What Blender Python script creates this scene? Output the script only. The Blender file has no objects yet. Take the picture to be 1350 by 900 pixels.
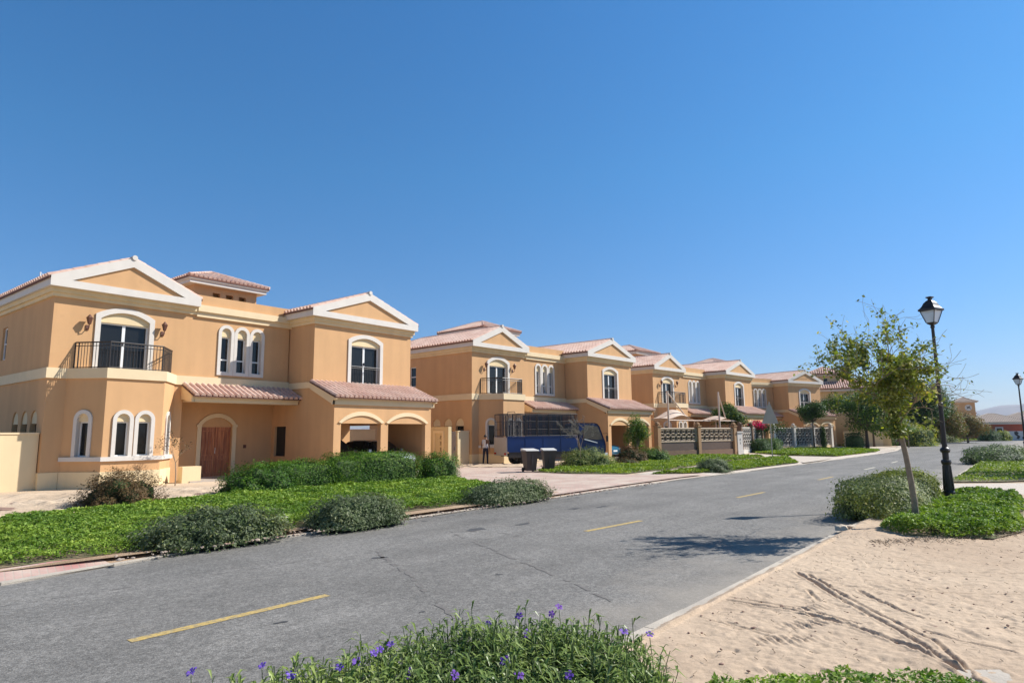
import bpy, bmesh, math, random
import numpy as np
from mathutils import Vector, Matrix, noise
from mathutils.geometry import tessellate_polygon
random.seed(7); RNG = np.random.default_rng(7)
R = math.radians; PI = math.pi
scene = bpy.context.scene
COL = scene.collection
HCAM = 1.9

# ------------------------------------------------------------------ materials
def new_mat(name):
    m = bpy.data.materials.new(name); m.use_nodes = True
    nt = m.node_tree
    return m, nt, nt.nodes['Principled BSDF']
def N(nt, t, **kw):
    n = nt.nodes.new(t)
    for k, v in kw.items(): setattr(n, k, v)
    return n
def mat(name, col, rough=.7, var=.08, scale=3.0, bump=0.0, bscale=60.0, spec=.5, metal=0.0, col2=None, blotch=0.0, dscale=.6):
    """plain surface: base colour with fine and broad natural variation"""
    m, nt, b = new_mat(name); L = nt.links.new
    b.inputs['Roughness'].default_value = rough
    b.inputs['Specular IOR Level'].default_value = spec
    b.inputs['Metallic'].default_value = metal
    tc = N(nt, 'ShaderNodeTexCoord')
    n1 = N(nt, 'ShaderNodeTexNoise'); n1.inputs['Scale'].default_value = scale; n1.inputs['Detail'].default_value = 6
    L(tc.outputs['Object'], n1.inputs['Vector'])
    mr = N(nt, 'ShaderNodeMapRange'); mr.inputs['From Min'].default_value = .3; mr.inputs['From Max'].default_value = .7
    mr.inputs['To Min'].default_value = 1-var; mr.inputs['To Max'].default_value = 1+var
    L(n1.outputs['Fac'], mr.inputs['Value'])
    vm = N(nt, 'ShaderNodeVectorMath', operation='SCALE')
    if col2 is None:
        vm.inputs[0].default_value = col
    else:
        n2 = N(nt, 'ShaderNodeTexNoise'); n2.inputs['Scale'].default_value = dscale; n2.inputs['Detail'].default_value = 8
        L(tc.outputs['Object'], n2.inputs['Vector'])
        r2 = N(nt, 'ShaderNodeMapRange'); r2.inputs['From Min'].default_value = .42; r2.inputs['From Max'].default_value = .62
        L(n2.outputs['Fac'], r2.inputs['Value'])
        mx = N(nt, 'ShaderNodeMix', data_type='RGBA'); mx.inputs[6].default_value = (*col, 1); mx.inputs[7].default_value = (*col2, 1)
        L(r2.outputs['Result'], mx.inputs[0]); L(mx.outputs[2], vm.inputs[0])
    L(mr.outputs['Result'], vm.inputs['Scale']); L(vm.outputs[0], b.inputs['Base Color'])
    if bump:
        n3 = N(nt, 'ShaderNodeTexNoise'); n3.inputs['Scale'].default_value = bscale; n3.inputs['Detail'].default_value = 4
        L(tc.outputs['Object'], n3.inputs['Vector'])
        bp = N(nt, 'ShaderNodeBump'); bp.inputs['Strength'].default_value = bump; bp.inputs['Distance'].default_value = .02
        L(n3.outputs['Fac'], bp.inputs['Height']); L(bp.outputs[0], b.inputs['Normal'])
    return m
def leaf_mat(name, c1, c2, c3=None, rough=.55, trans=.25):
    """leaves: every leaf takes its own tint between c1 and c2 (a few c3)"""
    m, nt, b = new_mat(name); L = nt.links.new
    g = N(nt, 'ShaderNodeNewGeometry'); cr = N(nt, 'ShaderNodeValToRGB')
    cr.color_ramp.elements[0].color = (*c1, 1); cr.color_ramp.elements[1].color = (*c2, 1)
    cr.color_ramp.elements[1].position = .85
    if c3:
        e = cr.color_ramp.elements.new(.97); e.color = (*c3, 1)
    L(g.outputs['Random Per Island'], cr.inputs['Fac'])
    # plants grow stronger or yellower in patches
    nn = N(nt, 'ShaderNodeTexNoise'); nn.inputs['Scale'].default_value = .9; nn.inputs['Detail'].default_value = 4; L(g.outputs['Position'], nn.inputs['Vector'])
    m1 = N(nt, 'ShaderNodeMapRange'); m1.inputs['From Min'].default_value = .36; m1.inputs['From Max'].default_value = .64; m1.inputs['To Min'].default_value = .72; m1.inputs['To Max'].default_value = 1.22; L(nn.outputs['Fac'], m1.inputs['Value'])
    m2_ = N(nt, 'ShaderNodeMapRange'); m2_.inputs['From Min'].default_value = .34; m2_.inputs['From Max'].default_value = .66; m2_.inputs['To Min'].default_value = .515; m2_.inputs['To Max'].default_value = .485; L(nn.outputs['Fac'], m2_.inputs['Value'])
    hv = N(nt, 'ShaderNodeHueSaturation'); L(m1.outputs[0], hv.inputs['Value']); L(m2_.outputs[0], hv.inputs['Hue']); L(cr.outputs['Color'], hv.inputs['Color'])
    L(hv.outputs['Color'], b.inputs['Base Color'])
    b.inputs['Roughness'].default_value = rough; b.inputs['Specular IOR Level'].default_value = .18
    tr = N(nt, 'ShaderNodeBsdfTranslucent'); mx = N(nt, 'ShaderNodeMixShader'); mx.inputs[0].default_value = trans
    hs = N(nt, 'ShaderNodeHueSaturation'); hs.inputs['Value'].default_value = 1.5; hs.inputs['Saturation'].default_value = 1.1
    L(hv.outputs['Color'], hs.inputs['Color']); L(hs.outputs[0], tr.inputs['Color'])
    out = nt.nodes['Material Output']
    L(b.outputs[0], mx.inputs[1]); L(tr.outputs[0], mx.inputs[2]); L(mx.outputs[0], out.inputs['Surface'])
    return m

M = {}
def stucco(name, col, var=.045):
    """rendered wall: fine grain, broad fade, and the square trowel patches seen on the real walls"""
    m, nt, b = new_mat(name); L = nt.links.new
    tc = N(nt, 'ShaderNodeTexCoord')
    n1 = N(nt, 'ShaderNodeTexNoise'); n1.inputs['Scale'].default_value = .7; n1.inputs['Detail'].default_value = 7; n1.inputs['Roughness'].default_value = .65
    n3 = N(nt, 'ShaderNodeTexNoise'); n3.inputs['Scale'].default_value = 45; n3.inputs['Detail'].default_value = 3
    st = N(nt, 'ShaderNodeMapping'); st.inputs['Scale'].default_value = (2.2, 2.2, .18)
    n4 = N(nt, 'ShaderNodeTexNoise'); n4.inputs['Scale'].default_value = 1.0; n4.inputs['Detail'].default_value = 5
    for n in (n1, n3): L(tc.outputs['Object'], n.inputs['Vector'])
    L(tc.outputs['Object'], st.inputs[0]); L(st.outputs[0], n4.inputs['Vector'])
    br = N(nt, 'ShaderNodeTexVoronoi', distance='CHEBYCHEV', feature='F1'); br.inputs['Scale'].default_value = 2.6; br.inputs['Randomness'].default_value = .85
    L(tc.outputs['Object'], br.inputs['Vector'])
    a = N(nt, 'ShaderNodeMapRange'); a.inputs['From Min'].default_value = .3; a.inputs['From Max'].default_value = .7; a.inputs['To Min'].default_value = 1-var; a.inputs['To Max'].default_value = 1+var
    L(n1.outputs['Fac'], a.inputs['Value'])
    c = N(nt, 'ShaderNodeMapRange'); c.inputs['From Min'].default_value = .3; c.inputs['From Max'].default_value = .7; c.inputs['To Min'].default_value = .94; c.inputs['To Max'].default_value = 1.045
    L(n4.outputs['Fac'], c.inputs['Value'])
    mu = N(nt, 'ShaderNodeMath', operation='MULTIPLY'); L(a.outputs[0], mu.inputs[0]); L(c.outputs[0], mu.inputs[1])
    vm = N(nt, 'ShaderNodeVectorMath', operation='SCALE'); vm.inputs[0].default_value = col
    L(vm.outputs[0], b.inputs['Base Color'])
    gt = N(nt, 'ShaderNodeMapRange'); gt.inputs['From Min'].default_value = .5; gt.inputs['From Max'].default_value = .6
    L(n1.outputs['Fac'], gt.inputs['Value'])
    lt = N(nt, 'ShaderNodeMath', operation='LESS_THAN'); L(br.outputs['Distance'], lt.inputs[0]); lt.inputs[1].default_value = .17
    m2 = N(nt, 'ShaderNodeMath', operation='MULTIPLY'); L(lt.outputs[0], m2.inputs[0]); L(gt.outputs[0], m2.inputs[1])
    pm = N(nt, 'ShaderNodeMath', operation='MULTIPLY_ADD'); L(m2.outputs[0], pm.inputs[0]); pm.inputs[1].default_value = -.045; pm.inputs[2].default_value = 1.0
    pm2 = N(nt, 'ShaderNodeMath', operation='MULTIPLY'); L(pm.outputs[0], pm2.inputs[0]); L(mu.outputs[0], pm2.inputs[1]); L(pm2.outputs[0], vm.inputs['Scale'])
    ad = N(nt, 'ShaderNodeMath', operation='MULTIPLY_ADD'); L(n3.outputs['Fac'], ad.inputs[0]); ad.inputs[1].default_value = .5; L(m2.outputs[0], ad.inputs[2])
    bp = N(nt, 'ShaderNodeBump'); bp.inputs['Strength'].default_value = .22; bp.inputs['Distance'].default_value = .012
    L(ad.outputs[0], bp.inputs['Height']); L(bp.outputs[0], b.inputs['Normal'])
    b.inputs['Roughness'].default_value = .9; b.inputs['Specular IOR Level'].default_value = .2
    M[name] = m; return m
stucco('render_ochre', (.60, .354, .176))
stucco('render_pale', (.60, .47, .27))
stucco('render_cream', (.74, .58, .35))
M['cream'] = mat('cream_band', (.74, .58, .36), .85, .04, 2, .1)
M['white'] = mat('white_trim', (.64, .585, .52), .7, .04, 3, .08)
M['frame'] = mat('white_window_frame', (.76, .76, .75), .45, .02)
M['tile'] = mat('clay_tile', (.60, .385, .30), .85, .12, 7.0, .3, 40, col2=(.68, .48, .385), dscale=1.2)
M['tilegap'] = mat('tile_underlay', (.16, .07, .05), .95, .1)
M['iron'] = mat('dark_iron', (.025, .018, .015), .45, .1, 8)
M['bronze'] = mat('bronze_lantern', (.12, .045, .025), .5, .15, 8)
M['wood'] = None
m, nt, b = new_mat('red_brown_door'); tc = N(nt, 'ShaderNodeTexCoord'); mp = N(nt, 'ShaderNodeMapping'); mp.inputs['Scale'].default_value = (14, 14, .9)
n1 = N(nt, 'ShaderNodeTexNoise'); n1.inputs['Scale'].default_value = 1.6; n1.inputs['Detail'].default_value = 8
nt.links.new(tc.outputs['Object'], mp.inputs[0]); nt.links.new(mp.outputs[0], n1.inputs['Vector'])
cr = N(nt, 'ShaderNodeValToRGB'); cr.color_ramp.elements[0].color = (.27, .08, .03, 1); cr.color_ramp.elements[1].color = (.56, .21, .08, 1)
cr.color_ramp.elements[0].position = .35; cr.color_ramp.elements[1].position = .65
nt.links.new(n1.outputs['Fac'], cr.inputs[0]); nt.links.new(cr.outputs[0], b.inputs['Base Color']); b.inputs['Roughness'].default_value = .5
M['wood'] = m
def glassy(name, c=(.02, .022, .024), rough=.04):
    m, nt, b = new_mat(name); b.inputs['Base Color'].default_value = (*c, 1); b.inputs['Roughness'].default_value = rough
    b.inputs['Specular IOR Level'].default_value = .38
    tc = N(nt, 'ShaderNodeTexCoord'); n = N(nt, 'ShaderNodeTexNoise'); n.inputs['Scale'].default_value = 1.3
    bp = N(nt, 'ShaderNodeBump'); bp.inputs['Strength'].default_value = .04; bp.inputs['Distance'].default_value = .05
    nt.links.new(tc.outputs['Object'], n.inputs['Vector']); nt.links.new(n.outputs['Fac'], bp.inputs['Height']); nt.links.new(bp.outputs[0], b.inputs['Normal'])
    M[name] = m; return m
glassy('glass', (.014, .014, .014), .05)
glassy('car_glass', (.015, .02, .022))
M['ceil'] = mat('carport_ceiling', (.30, .20, .12), .9, .06)
M['floor'] = mat('carport_floor', (.42, .36, .30), .85, .1, 4)
M['brown_metal'] = mat('brown_metal', (.10, .06, .04), .5, .1)
M['black_paint'] = mat('black_car_paint', (.012, .012, .014), .18, .02, spec=.7)
M['silver_paint'] = mat('silver_car_paint', (.55, .56, .58), .28, .02, metal=.5)
M['teal_paint'] = mat('teal_car_paint', (.02, .12, .2), .25, .02, spec=.6)
M['blue_paint'] = mat('blue_truck_paint', (.003, .025, .125), .35, .12, 2.0, spec=.45, col2=(.003, .021, .10))
M['rubber'] = mat('tyre_rubber', (.02, .02, .02), .85, .15)
M['rim'] = mat('wheel_rim', (.4, .4, .42), .4, .05, metal=.7)
M['chrome'] = mat('chrome', (.7, .7, .72), .2, .02, metal=.9)
M['lampwhite'] = mat('white_plastic', (.75, .75, .73), .3, .03)
M['lampred'] = mat('red_lens', (.4, .02, .01), .25, .03)
M['bin'] = mat('dark_brown_plastic', (.045, .032, .028), .55, .1)
M['binlid'] = mat('pale_bin_lid', (.62, .6, .56), .45, .08)
M['netting'] = mat('dark_netting', (.03, .035, .05), .7, .1)
M['skin'] = mat('skin', (.32, .17, .1), .6, .05)
M['hair'] = mat('hair', (.015, .01, .008), .6, .1)
M['shirt'] = mat('pale_grey_shirt', (.62, .62, .66), .85, .05, 12, .2)
M['vest'] = mat('brown_sleeves', (.16, .09, .06), .85, .06)
M['navy'] = mat('navy_trousers', (.02, .022, .045), .85, .1, 12)
M['shoe'] = mat('shoes', (.05, .045, .04), .7, .1)
M['bark'] = mat('grey_brown_bark', (.27, .21, .15), .95, .25, 9, .8, 30)
M['darkbark'] = mat('dark_bark', (.09, .065, .045), .95, .25, 9, .8, 30)
M['twig'] = mat('dry_twig', (.3, .22, .15), .9, .2, 9)
M['sail'] = mat('beige_canopy', (.62, .48, .38), .8, .04)
M['stone'] = mat('rubble_stone', (.42, .33, .26), .95, .2, 5, .6, 20, col2=(.3, .2, .15), dscale=2)
M['signback'] = mat('grey_sign_back', (.42, .38, .34), .6, .06, metal=.1)
M['lamp_glass'] = None
m, nt, b = new_mat('frosted_lantern_glass'); b.inputs['Base Color'].default_value = (.72, .78, .86, 1); b.inputs['Roughness'].default_value = .25
b.inputs['Alpha'].default_value = .75; M['lamp_glass'] = m
M['rock_pale'] = mat('broken_concrete', (.62, .50, .37), .95, .15, 6, .6, 25)
M['kerb'] = mat('kerb_concrete', (.46, .40, .33), .9, .12, 3, .4, 50, col2=(.54, .47, .38), dscale=.8)
M['yellow'] = mat('yellow_road_paint', (.52, .36, .11), .85, .22, 30, .3, 90, col2=(.36, .28, .15), dscale=14)
M['whitepaint'] = mat('pale_road_paint', (.6, .55, .42), .8, .14, 9)
M['redwall'] = mat('brick_red_wall', (.36, .075, .04), .85, .08)
M['greywall'] = mat('grey_wall', (.34, .31, .31), .85, .06)
M['whitewall'] = mat('white_wall', (.62, .6, .58), .85, .05)
M['clockmat'] = mat('dark_emblem', (.05, .04, .04), .7, .05)
# foliage
M['lf_cover'] = leaf_mat('groundcover_leaf', (.10, .18, .022), (.225, .34, .05), (.32, .40, .085))
M['lf_lawn'] = leaf_mat('lawn_leaf', (.14, .22, .02), (.25, .34, .045), (.30, .34, .08))
M['lf_hedge'] = leaf_mat('hedge_leaf', (.03, .09, .006), (.095, .19, .014), (.2, .28, .04), trans=.16)
M['lf_grey'] = leaf_mat('grey_green_leaf', (.06, .085, .035), (.17, .205, .10), (.3, .32, .2))
M['lf_mix'] = leaf_mat('olive_leaf', (.10, .13, .03), (.25, .29, .075), (.42, .4, .16))
M['lf_brown'] = leaf_mat('brown_shrub_leaf', (.075, .045, .018), (.18, .115, .05), (.13, .10, .035))
M['lf_dark'] = leaf_mat('dark_tree_leaf', (.022, .06, .012), (.065, .13, .025), (.12, .18, .04))
M['lf_mid'] = leaf_mat('mid_tree_leaf', (.05, .11, .015), (.13, .22, .035), (.2, .28, .05))
M['lf_yellow'] = leaf_mat('yellow_green_leaf', (.13, .18, .025), (.30, .33, .05), (.5, .42, .08), trans=.4)
M['lf_gold'] = leaf_mat('golden_brown_leaf', (.14, .09, .03), (.25, .17, .05), (.2, .2, .05))
M['lf_ruellia'] = leaf_mat('narrow_leaf', (.08, .135, .028), (.28, .36, .10), (.3, .34, .15), rough=.35)
M['lf_ash'] = leaf_mat('ash_grey_leaf', (.12, .115, .10), (.22, .21, .19), (.25, .24, .2))
M['tile_pale'] = mat('pale_roof_tile', (.62, .50, .40), .85, .08, 3)
glassy('cab_glass', (.10, .085, .07))
M['petal'] = leaf_mat('purple_petal', (.16, .07, .5), (.28, .14, .62), (.3, .1, .55), trans=.3)
M['red_bract'] = leaf_mat('magenta_bract', (.55, .015, .06), (.75, .04, .14), (.8, .15, .2), trans=.3)
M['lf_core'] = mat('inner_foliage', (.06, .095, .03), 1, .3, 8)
M['soil_under'] = mat('bed_soil', (.20, .15, .09), 1, .25, 5, .6, 25, col2=(.10, .13, .04), dscale=1.2)  # dark brown soil with greenish patches, laid beneath the planting

# ------------------------------------------------------------------ mesh helpers
class MB:
    def __init__(s): s.v = []; s.f = []; s.m = []
    def add(s, vs, fs, mi=0):
        o = len(s.v); s.v += [tuple(v) for v in vs]; s.f += [tuple(i+o for i in f) for f in fs]; s.m += [mi]*len(fs)
    def box(s, x0, y0, z0, x1, y1, z1, mi=0, mt=None):
        vs = [Vector(p) for p in ((x0,y0,z0),(x1,y0,z0),(x1,y1,z0),(x0,y1,z0),(x0,y0,z1),(x1,y0,z1),(x1,y1,z1),(x0,y1,z1))]
        if mt: vs = [mt @ v for v in vs]
        s.add(vs, [(0,3,2,1),(4,5,6,7),(0,1,5,4),(1,2,6,5),(2,3,7,6),(3,0,4,7)], mi)
    def tube(s, pts, rad, n=8, mi=0, cap=True):
        pts = [Vector(p) for p in pts]
        if not isinstance(rad, (list, tuple)): rad = [rad]*len(pts)
        rings = []; up = None
        for i, p in enumerate(pts):
            d = (pts[min(i+1, len(pts)-1)]-pts[max(i-1, 0)])
            if d.length < 1e-9: d = Vector((0,0,1))
            d.normalize()
            if up is None: up = Vector((1,0,0)) if abs(d.z) > .8 else Vector((0,0,1))
            a = d.cross(up)
            if a.length < 1e-5: a = d.cross(Vector((0,1,0)))
            a.normalize(); b = a.cross(d); up = b
            b = b.normalized()
            rings.append([p+(a*math.cos(2*PI*k/n)+b*math.sin(2*PI*k/n))*rad[i] for k in range(n)])
        vs = [v for r in rings for v in r]; fs = []
        for i in range(len(rings)-1):
            for k in range(n):
                k2 = (k+1) % n
                fs.append((i*n+k, i*n+k2, (i+1)*n+k2, (i+1)*n+k))
        if cap:
            fs.append(tuple(range(n))[::-1]); fs.append(tuple((len(rings)-1)*n+k for k in range(n)))
        s.add(vs, fs, mi)
    def lathe(s, prof, n=16, c=(0,0,0), mi=0, rot=0):
        """prof: list of (r, z)"""
        vs = []; fs = []
        for r, z in prof:
            for k in range(n):
                a = 2*PI*k/n+rot; vs.append((c[0]+r*math.cos(a), c[1]+r*math.sin(a), c[2]+z))
        for i in range(len(prof)-1):
            for k in range(n):
                k2 = (k+1) % n; fs.append((i*n+k, i*n+k2, (i+1)*n+k2, (i+1)*n+k))
        if prof[0][0] > 1e-4: fs.append(tuple(range(n))[::-1])
        if prof[-1][0] > 1e-4: fs.append(tuple((len(prof)-1)*n+k for k in range(n)))
        s.add(vs, fs, mi)
    def poly_extrude(s, loops, mt, th, mi=0, back=True):
        """loops[0] outer, others holes, 2D; mt maps (x, y, d) to 3D; extruded from d=0 to d=th"""
        l3 = [[Vector((p[0], p[1], 0)) for p in l] for l in loops]
        tris = tessellate_polygon(l3)
        flat = [p for l in loops for p in l]; n = len(flat)
        vs = [mt @ Vector((p[0], p[1], 0)) for p in flat]+[mt @ Vector((p[0], p[1], th)) for p in flat]
        fs = []
        for t in tris:
            a, b_, c = t
            pa, pb, pc = flat[a], flat[b_], flat[c]
            ar = (pb[0]-pa[0])*(pc[1]-pa[1])-(pb[1]-pa[1])*(pc[0]-pa[0])
            if abs(ar) < 1e-9: continue
            if ar < 0: a, b_, c = a, c, b_
            fs.append((a, b_, c))
            if back: fs.append((a+n, c+n, b_+n))
        o = 0
        for l in loops:
            k = len(l)
            for i in range(k):
                j = (i+1) % k; fs.append((o+i, o+i+n, o+j+n, o+j))
            o += k
        s.add(vs, fs, mi)
    def build(s, name, mats, parent=None, smooth=False, fixn=True):
        me = bpy.data.meshes.new(name); me.from_pydata(s.v, [], s.f)
        if not isinstance(mats, (list, tuple)): mats = [mats]
        for m_ in mats: me.materials.append(m_)
        if len(mats) > 1: me.polygons.foreach_set('material_index', s.m)
        if fixn:
            bm = bmesh.new(); bm.from_mesh(me); bmesh.ops.recalc_face_normals(bm, faces=bm.faces); bm.to_mesh(me); bm.free()
        if smooth: me.polygons.foreach_set('use_smooth', [True]*len(me.polygons))
        me.update()
        o = bpy.data.objects.new(name, me); COL.objects.link(o)
        if parent: o.parent = parent
        return o
def tag(o, label=None, cat=None, group=None, kind=None):
    if label: o['label'] = label
    if cat: o['category'] = cat
    if group: o['group'] = group
    if kind: o['kind'] = kind
    return o
def empty(name, loc, rz=0, label=None, cat=None, group=None):
    o = bpy.data.objects.new(name, None); COL.objects.link(o); o.location = loc; o.rotation_euler = (0, 0, rz)
    o.empty_display_size = .2
    return tag(o, label, cat, group)
def kids(o): return [c for c in bpy.data.objects if c.parent == o]
def copy_tree(o, parent=None, drop=()):
    c = o.copy(); COL.objects.link(c); c.parent = parent
    for ch in kids(o):
        if ch.name.split('.')[0] in drop: continue
        copy_tree(ch, c)
    return c
def face_frame(p, ux, n):
    """matrix: local x along ux, local y up, local z(depth) pointing inward = -n"""
    ux = Vector(ux).normalized(); n = Vector(n).normalized()
    return Matrix(((ux.x, 0, -n.x, p[0]), (ux.y, 0, -n.y, p[1]), (ux.z, 1, -n.z, p[2]), (0, 0, 0, 1)))
def arch(x0, x1, z0, zs, za, n=12):
    """opening outline: sill z0, spring zs, crown za (segment of circle)"""
    w = (x1-x0)/2; h = za-zs; r = (w*w+h*h)/(2*h); cx = (x0+x1)/2; cz = za-r
    a0 = math.asin(min(1, w/r))
    if h > w: a0 = PI-a0
    pts = [(x0, z0), (x1, z0)]
    for i in range(n+1):
        a = a0-2*a0*i/n; pts.append((cx+r*math.sin(a), cz+r*math.cos(a)))
    return pts
def rect(x0, z0, x1, z1): return [(x0, z0), (x1, z0), (x1, z1), (x0, z1)]

# ------------------------------------------------------------------ leaves
def leaf_mesh(name, P, L, W, Nrm, mats, parent=None, mi=None, spread=1.0, rng=RNG, D=None, fold=.0):
    """P (n,3) centres, L/W sizes, Nrm (n,3) outward direction"""
    n = len(P); P = np.asarray(P, float); L = np.broadcast_to(L, n).astype(float); W = np.broadcast_to(W, n).astype(float)
    nr = np.asarray(Nrm, float)+rng.normal(0, .55*spread, (n, 3)); nr /= np.linalg.norm(nr, axis=1)[:, None]+1e-9
    a = rng.normal(0, 1, (n, 3)) if D is None else np.asarray(D, float)
    a -= (a*nr).sum(1)[:, None]*nr; a /= np.linalg.norm(a, axis=1)[:, None]+1e-9
    b = np.cross(nr, a)
    V = np.empty((n, 4, 3))
    V[:, 0] = P-a*(L/2)[:, None]; V[:, 1] = P+b*(W/2)[:, None]+nr*(fold*W)[:, None]; V[:, 2] = P+a*(L/2)[:, None]; V[:, 3] = P-b*(W/2)[:, None]+nr*(fold*W)[:, None]
    me = bpy.data.meshes.new(name)
    me.vertices.add(4*n); me.vertices.foreach_set('co', V.reshape(-1))
    me.loops.add(4*n); me.loops.foreach_set('vertex_index', np.arange(4*n, dtype=np.int32))
    me.polygons.add(n); me.polygons.foreach_set('loop_start', np.arange(0, 4*n, 4, dtype=np.int32))
    try: me.polygons.foreach_set('loop_total', np.full(n, 4, dtype=np.int32))
    except Exception: pass
    if not isinstance(mats, (list, tuple)): mats = [mats]
    for m_ in mats: me.materials.append(m_)
    if mi is not None: me.polygons.foreach_set('material_index', np.asarray(mi, dtype=np.int32))
    me.update(calc_edges=True); me.validate()
    o = bpy.data.objects.new(name, me); COL.objects.link(o)
    if parent: o.parent = parent
    return o
def nz(p, s): return noise.noise(Vector(p)*s)
def blob_pts(n, rad, ex=2.0, lump=.18, ls=1.6, shell=.45, seed=0, flat=True):
    """points inside a lumpy super-ellipsoid with its base at z=0; returns points and outward dirs"""
    rng = np.random.default_rng(seed+11)
    d = rng.normal(0, 1, (n, 3)); d /= np.linalg.norm(d, axis=1)[:, None]
    if flat: d[:, 2] = np.abs(d[:, 2])*1.0-.12*(rng.random(n) < .2)
    rr = (np.abs(d)**ex).sum(1)**(-1/ex)
    lum = np.array([1+lump*(noise.noise(Vector((x*ls*2+seed, y*ls*2, z*ls*2)))*1.6+.5*noise.noise(Vector((x*ls*6, y*ls*6+seed, z*ls*6)))) for x, y, z in d])
    r = rr*lum*(1-shell*rng.random(n)**2.2)
    return d*r[:, None]*np.array(rad), d
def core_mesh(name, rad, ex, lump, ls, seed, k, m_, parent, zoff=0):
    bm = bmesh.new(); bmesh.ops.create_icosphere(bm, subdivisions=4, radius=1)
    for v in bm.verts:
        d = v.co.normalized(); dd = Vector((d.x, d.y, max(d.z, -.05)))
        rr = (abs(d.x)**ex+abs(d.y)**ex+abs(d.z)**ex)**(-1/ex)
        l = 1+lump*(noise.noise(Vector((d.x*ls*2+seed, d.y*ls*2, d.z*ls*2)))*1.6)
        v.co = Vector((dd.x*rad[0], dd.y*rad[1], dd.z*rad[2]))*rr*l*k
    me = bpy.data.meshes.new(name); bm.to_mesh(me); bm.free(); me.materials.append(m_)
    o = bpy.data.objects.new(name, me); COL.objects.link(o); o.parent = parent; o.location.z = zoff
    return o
def shrub(name, loc, rad, lm, n, ls, label, cat='shrub', group=None, rz=0, ex=2.2, lump=.16, seed=1, leafL=.07, leafW=.03, core=.8, shell=.45, spread=.78, twigs=0, mixmat=None, mixf=0.0, tips=0, up=.5):
    e = empty(name, loc, rz, label, cat, group)
    P, D = blob_pts(n, rad, ex, lump, ls, shell, seed)
    rng = np.random.default_rng(seed)
    if tips:
        T, TD = blob_pts(tips, rad, ex, lump, ls, .03, seed); T = T*(1+.13*rng.random((tips, 1))); P = np.vstack([P, T]); D = np.vstack([D, TD])
    sz = leafL*(.65+.7*rng.random(len(P)))
    mats = [lm]+([mixmat] if mixmat else [])
    mi = (rng.random(len(P)) < mixf).astype(int) if mixmat else None
    D = D+np.array([0, 0, up])
    leaf_mesh('foliage', P, sz, sz*leafW/leafL, D, mats, e, mi, spread, rng)
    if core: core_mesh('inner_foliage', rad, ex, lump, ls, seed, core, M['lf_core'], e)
    if twigs:
        t = MB()
        for i in range(twigs):
            k = rng.integers(len(P)); p = Vector(P[k]); q = Vector((p.x*.15, p.y*.15, 0)); mid = (p+q)/2+Vector(rng.normal(0, .05, 3))
            t.tube([q, mid, p*1.05], [.012, .008, .003], 4, cap=False)
        t.build('twigs', M['twig'], e)
    return e
# ------------------------------------------------------------------ villa
def tiles(mb, o, e, s, cols, pitch=.25, row=.42, h=.095, lohi=None):
    """barrel tiles on a slope: o eave corner, e unit vector along the eave, s unit vector up the slope"""
    o, e, s = Vector(o), Vector(e).normalized(), Vector(s).normalized(); nrm = e.cross(s)
    if nrm.z < 0: nrm = -nrm
    jr = random.Random(3)
    for c in range(cols):
        a = c*pitch; lo, hi = lohi(a+pitch/2)
        if hi-lo < .05: continue
        k = 0; y = lo
        while y < hi-.02:
            y1 = min(y+row*1.06, hi)
            j = jr.uniform(-.006, .006); vs = []
            for yy, lift in ((y, .02), (y1, .004)):
                for t in range(6):
                    x = a+pitch*(.12, .20, .38, .62, .80, .88)[t]; z = (-.005, h*.55, h, h, h*.55, -.005)[t]
                    vs.append(o+e*(x+j)+s*yy+nrm*(z+lift))
            fs = [(i, i+1, i+7, i+6) for i in range(5)]
            vs += [o+e*(a+pitch*(.12, .20, .38, .62, .80, .88)[t]+j)+s*y+nrm*0 for t in range(6)]
            fs += [(i+12, i+13, i+1, i) for i in range(5)]
            mb.add(vs, fs, 0); y += row; k += 1
    return mb
def ridge_caps(mb, p, q, r=.085):
    p, q = Vector(p), Vector(q); L = (q-p).length; n = max(1, int(L/.38)); d = (q-p)/n
    for i in range(n):
        mb.tube([p+d*i, p+d*(i+1.06)], [r*1.08, r*.92], 8)
def roof_plane(mb, pts, th=.08):
    mb.add([Vector(p) for p in pts]+[Vector(p)-Vector((0, 0, th)) for p in pts],
           [tuple(range(len(pts)))]+[tuple(range(len(pts)*2-1, len(pts)-1, -1))]+[(i, (i+1) % len(pts), (i+1) % len(pts)+len(pts), i+len(pts)) for i in range(len(pts))], 1)
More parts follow.
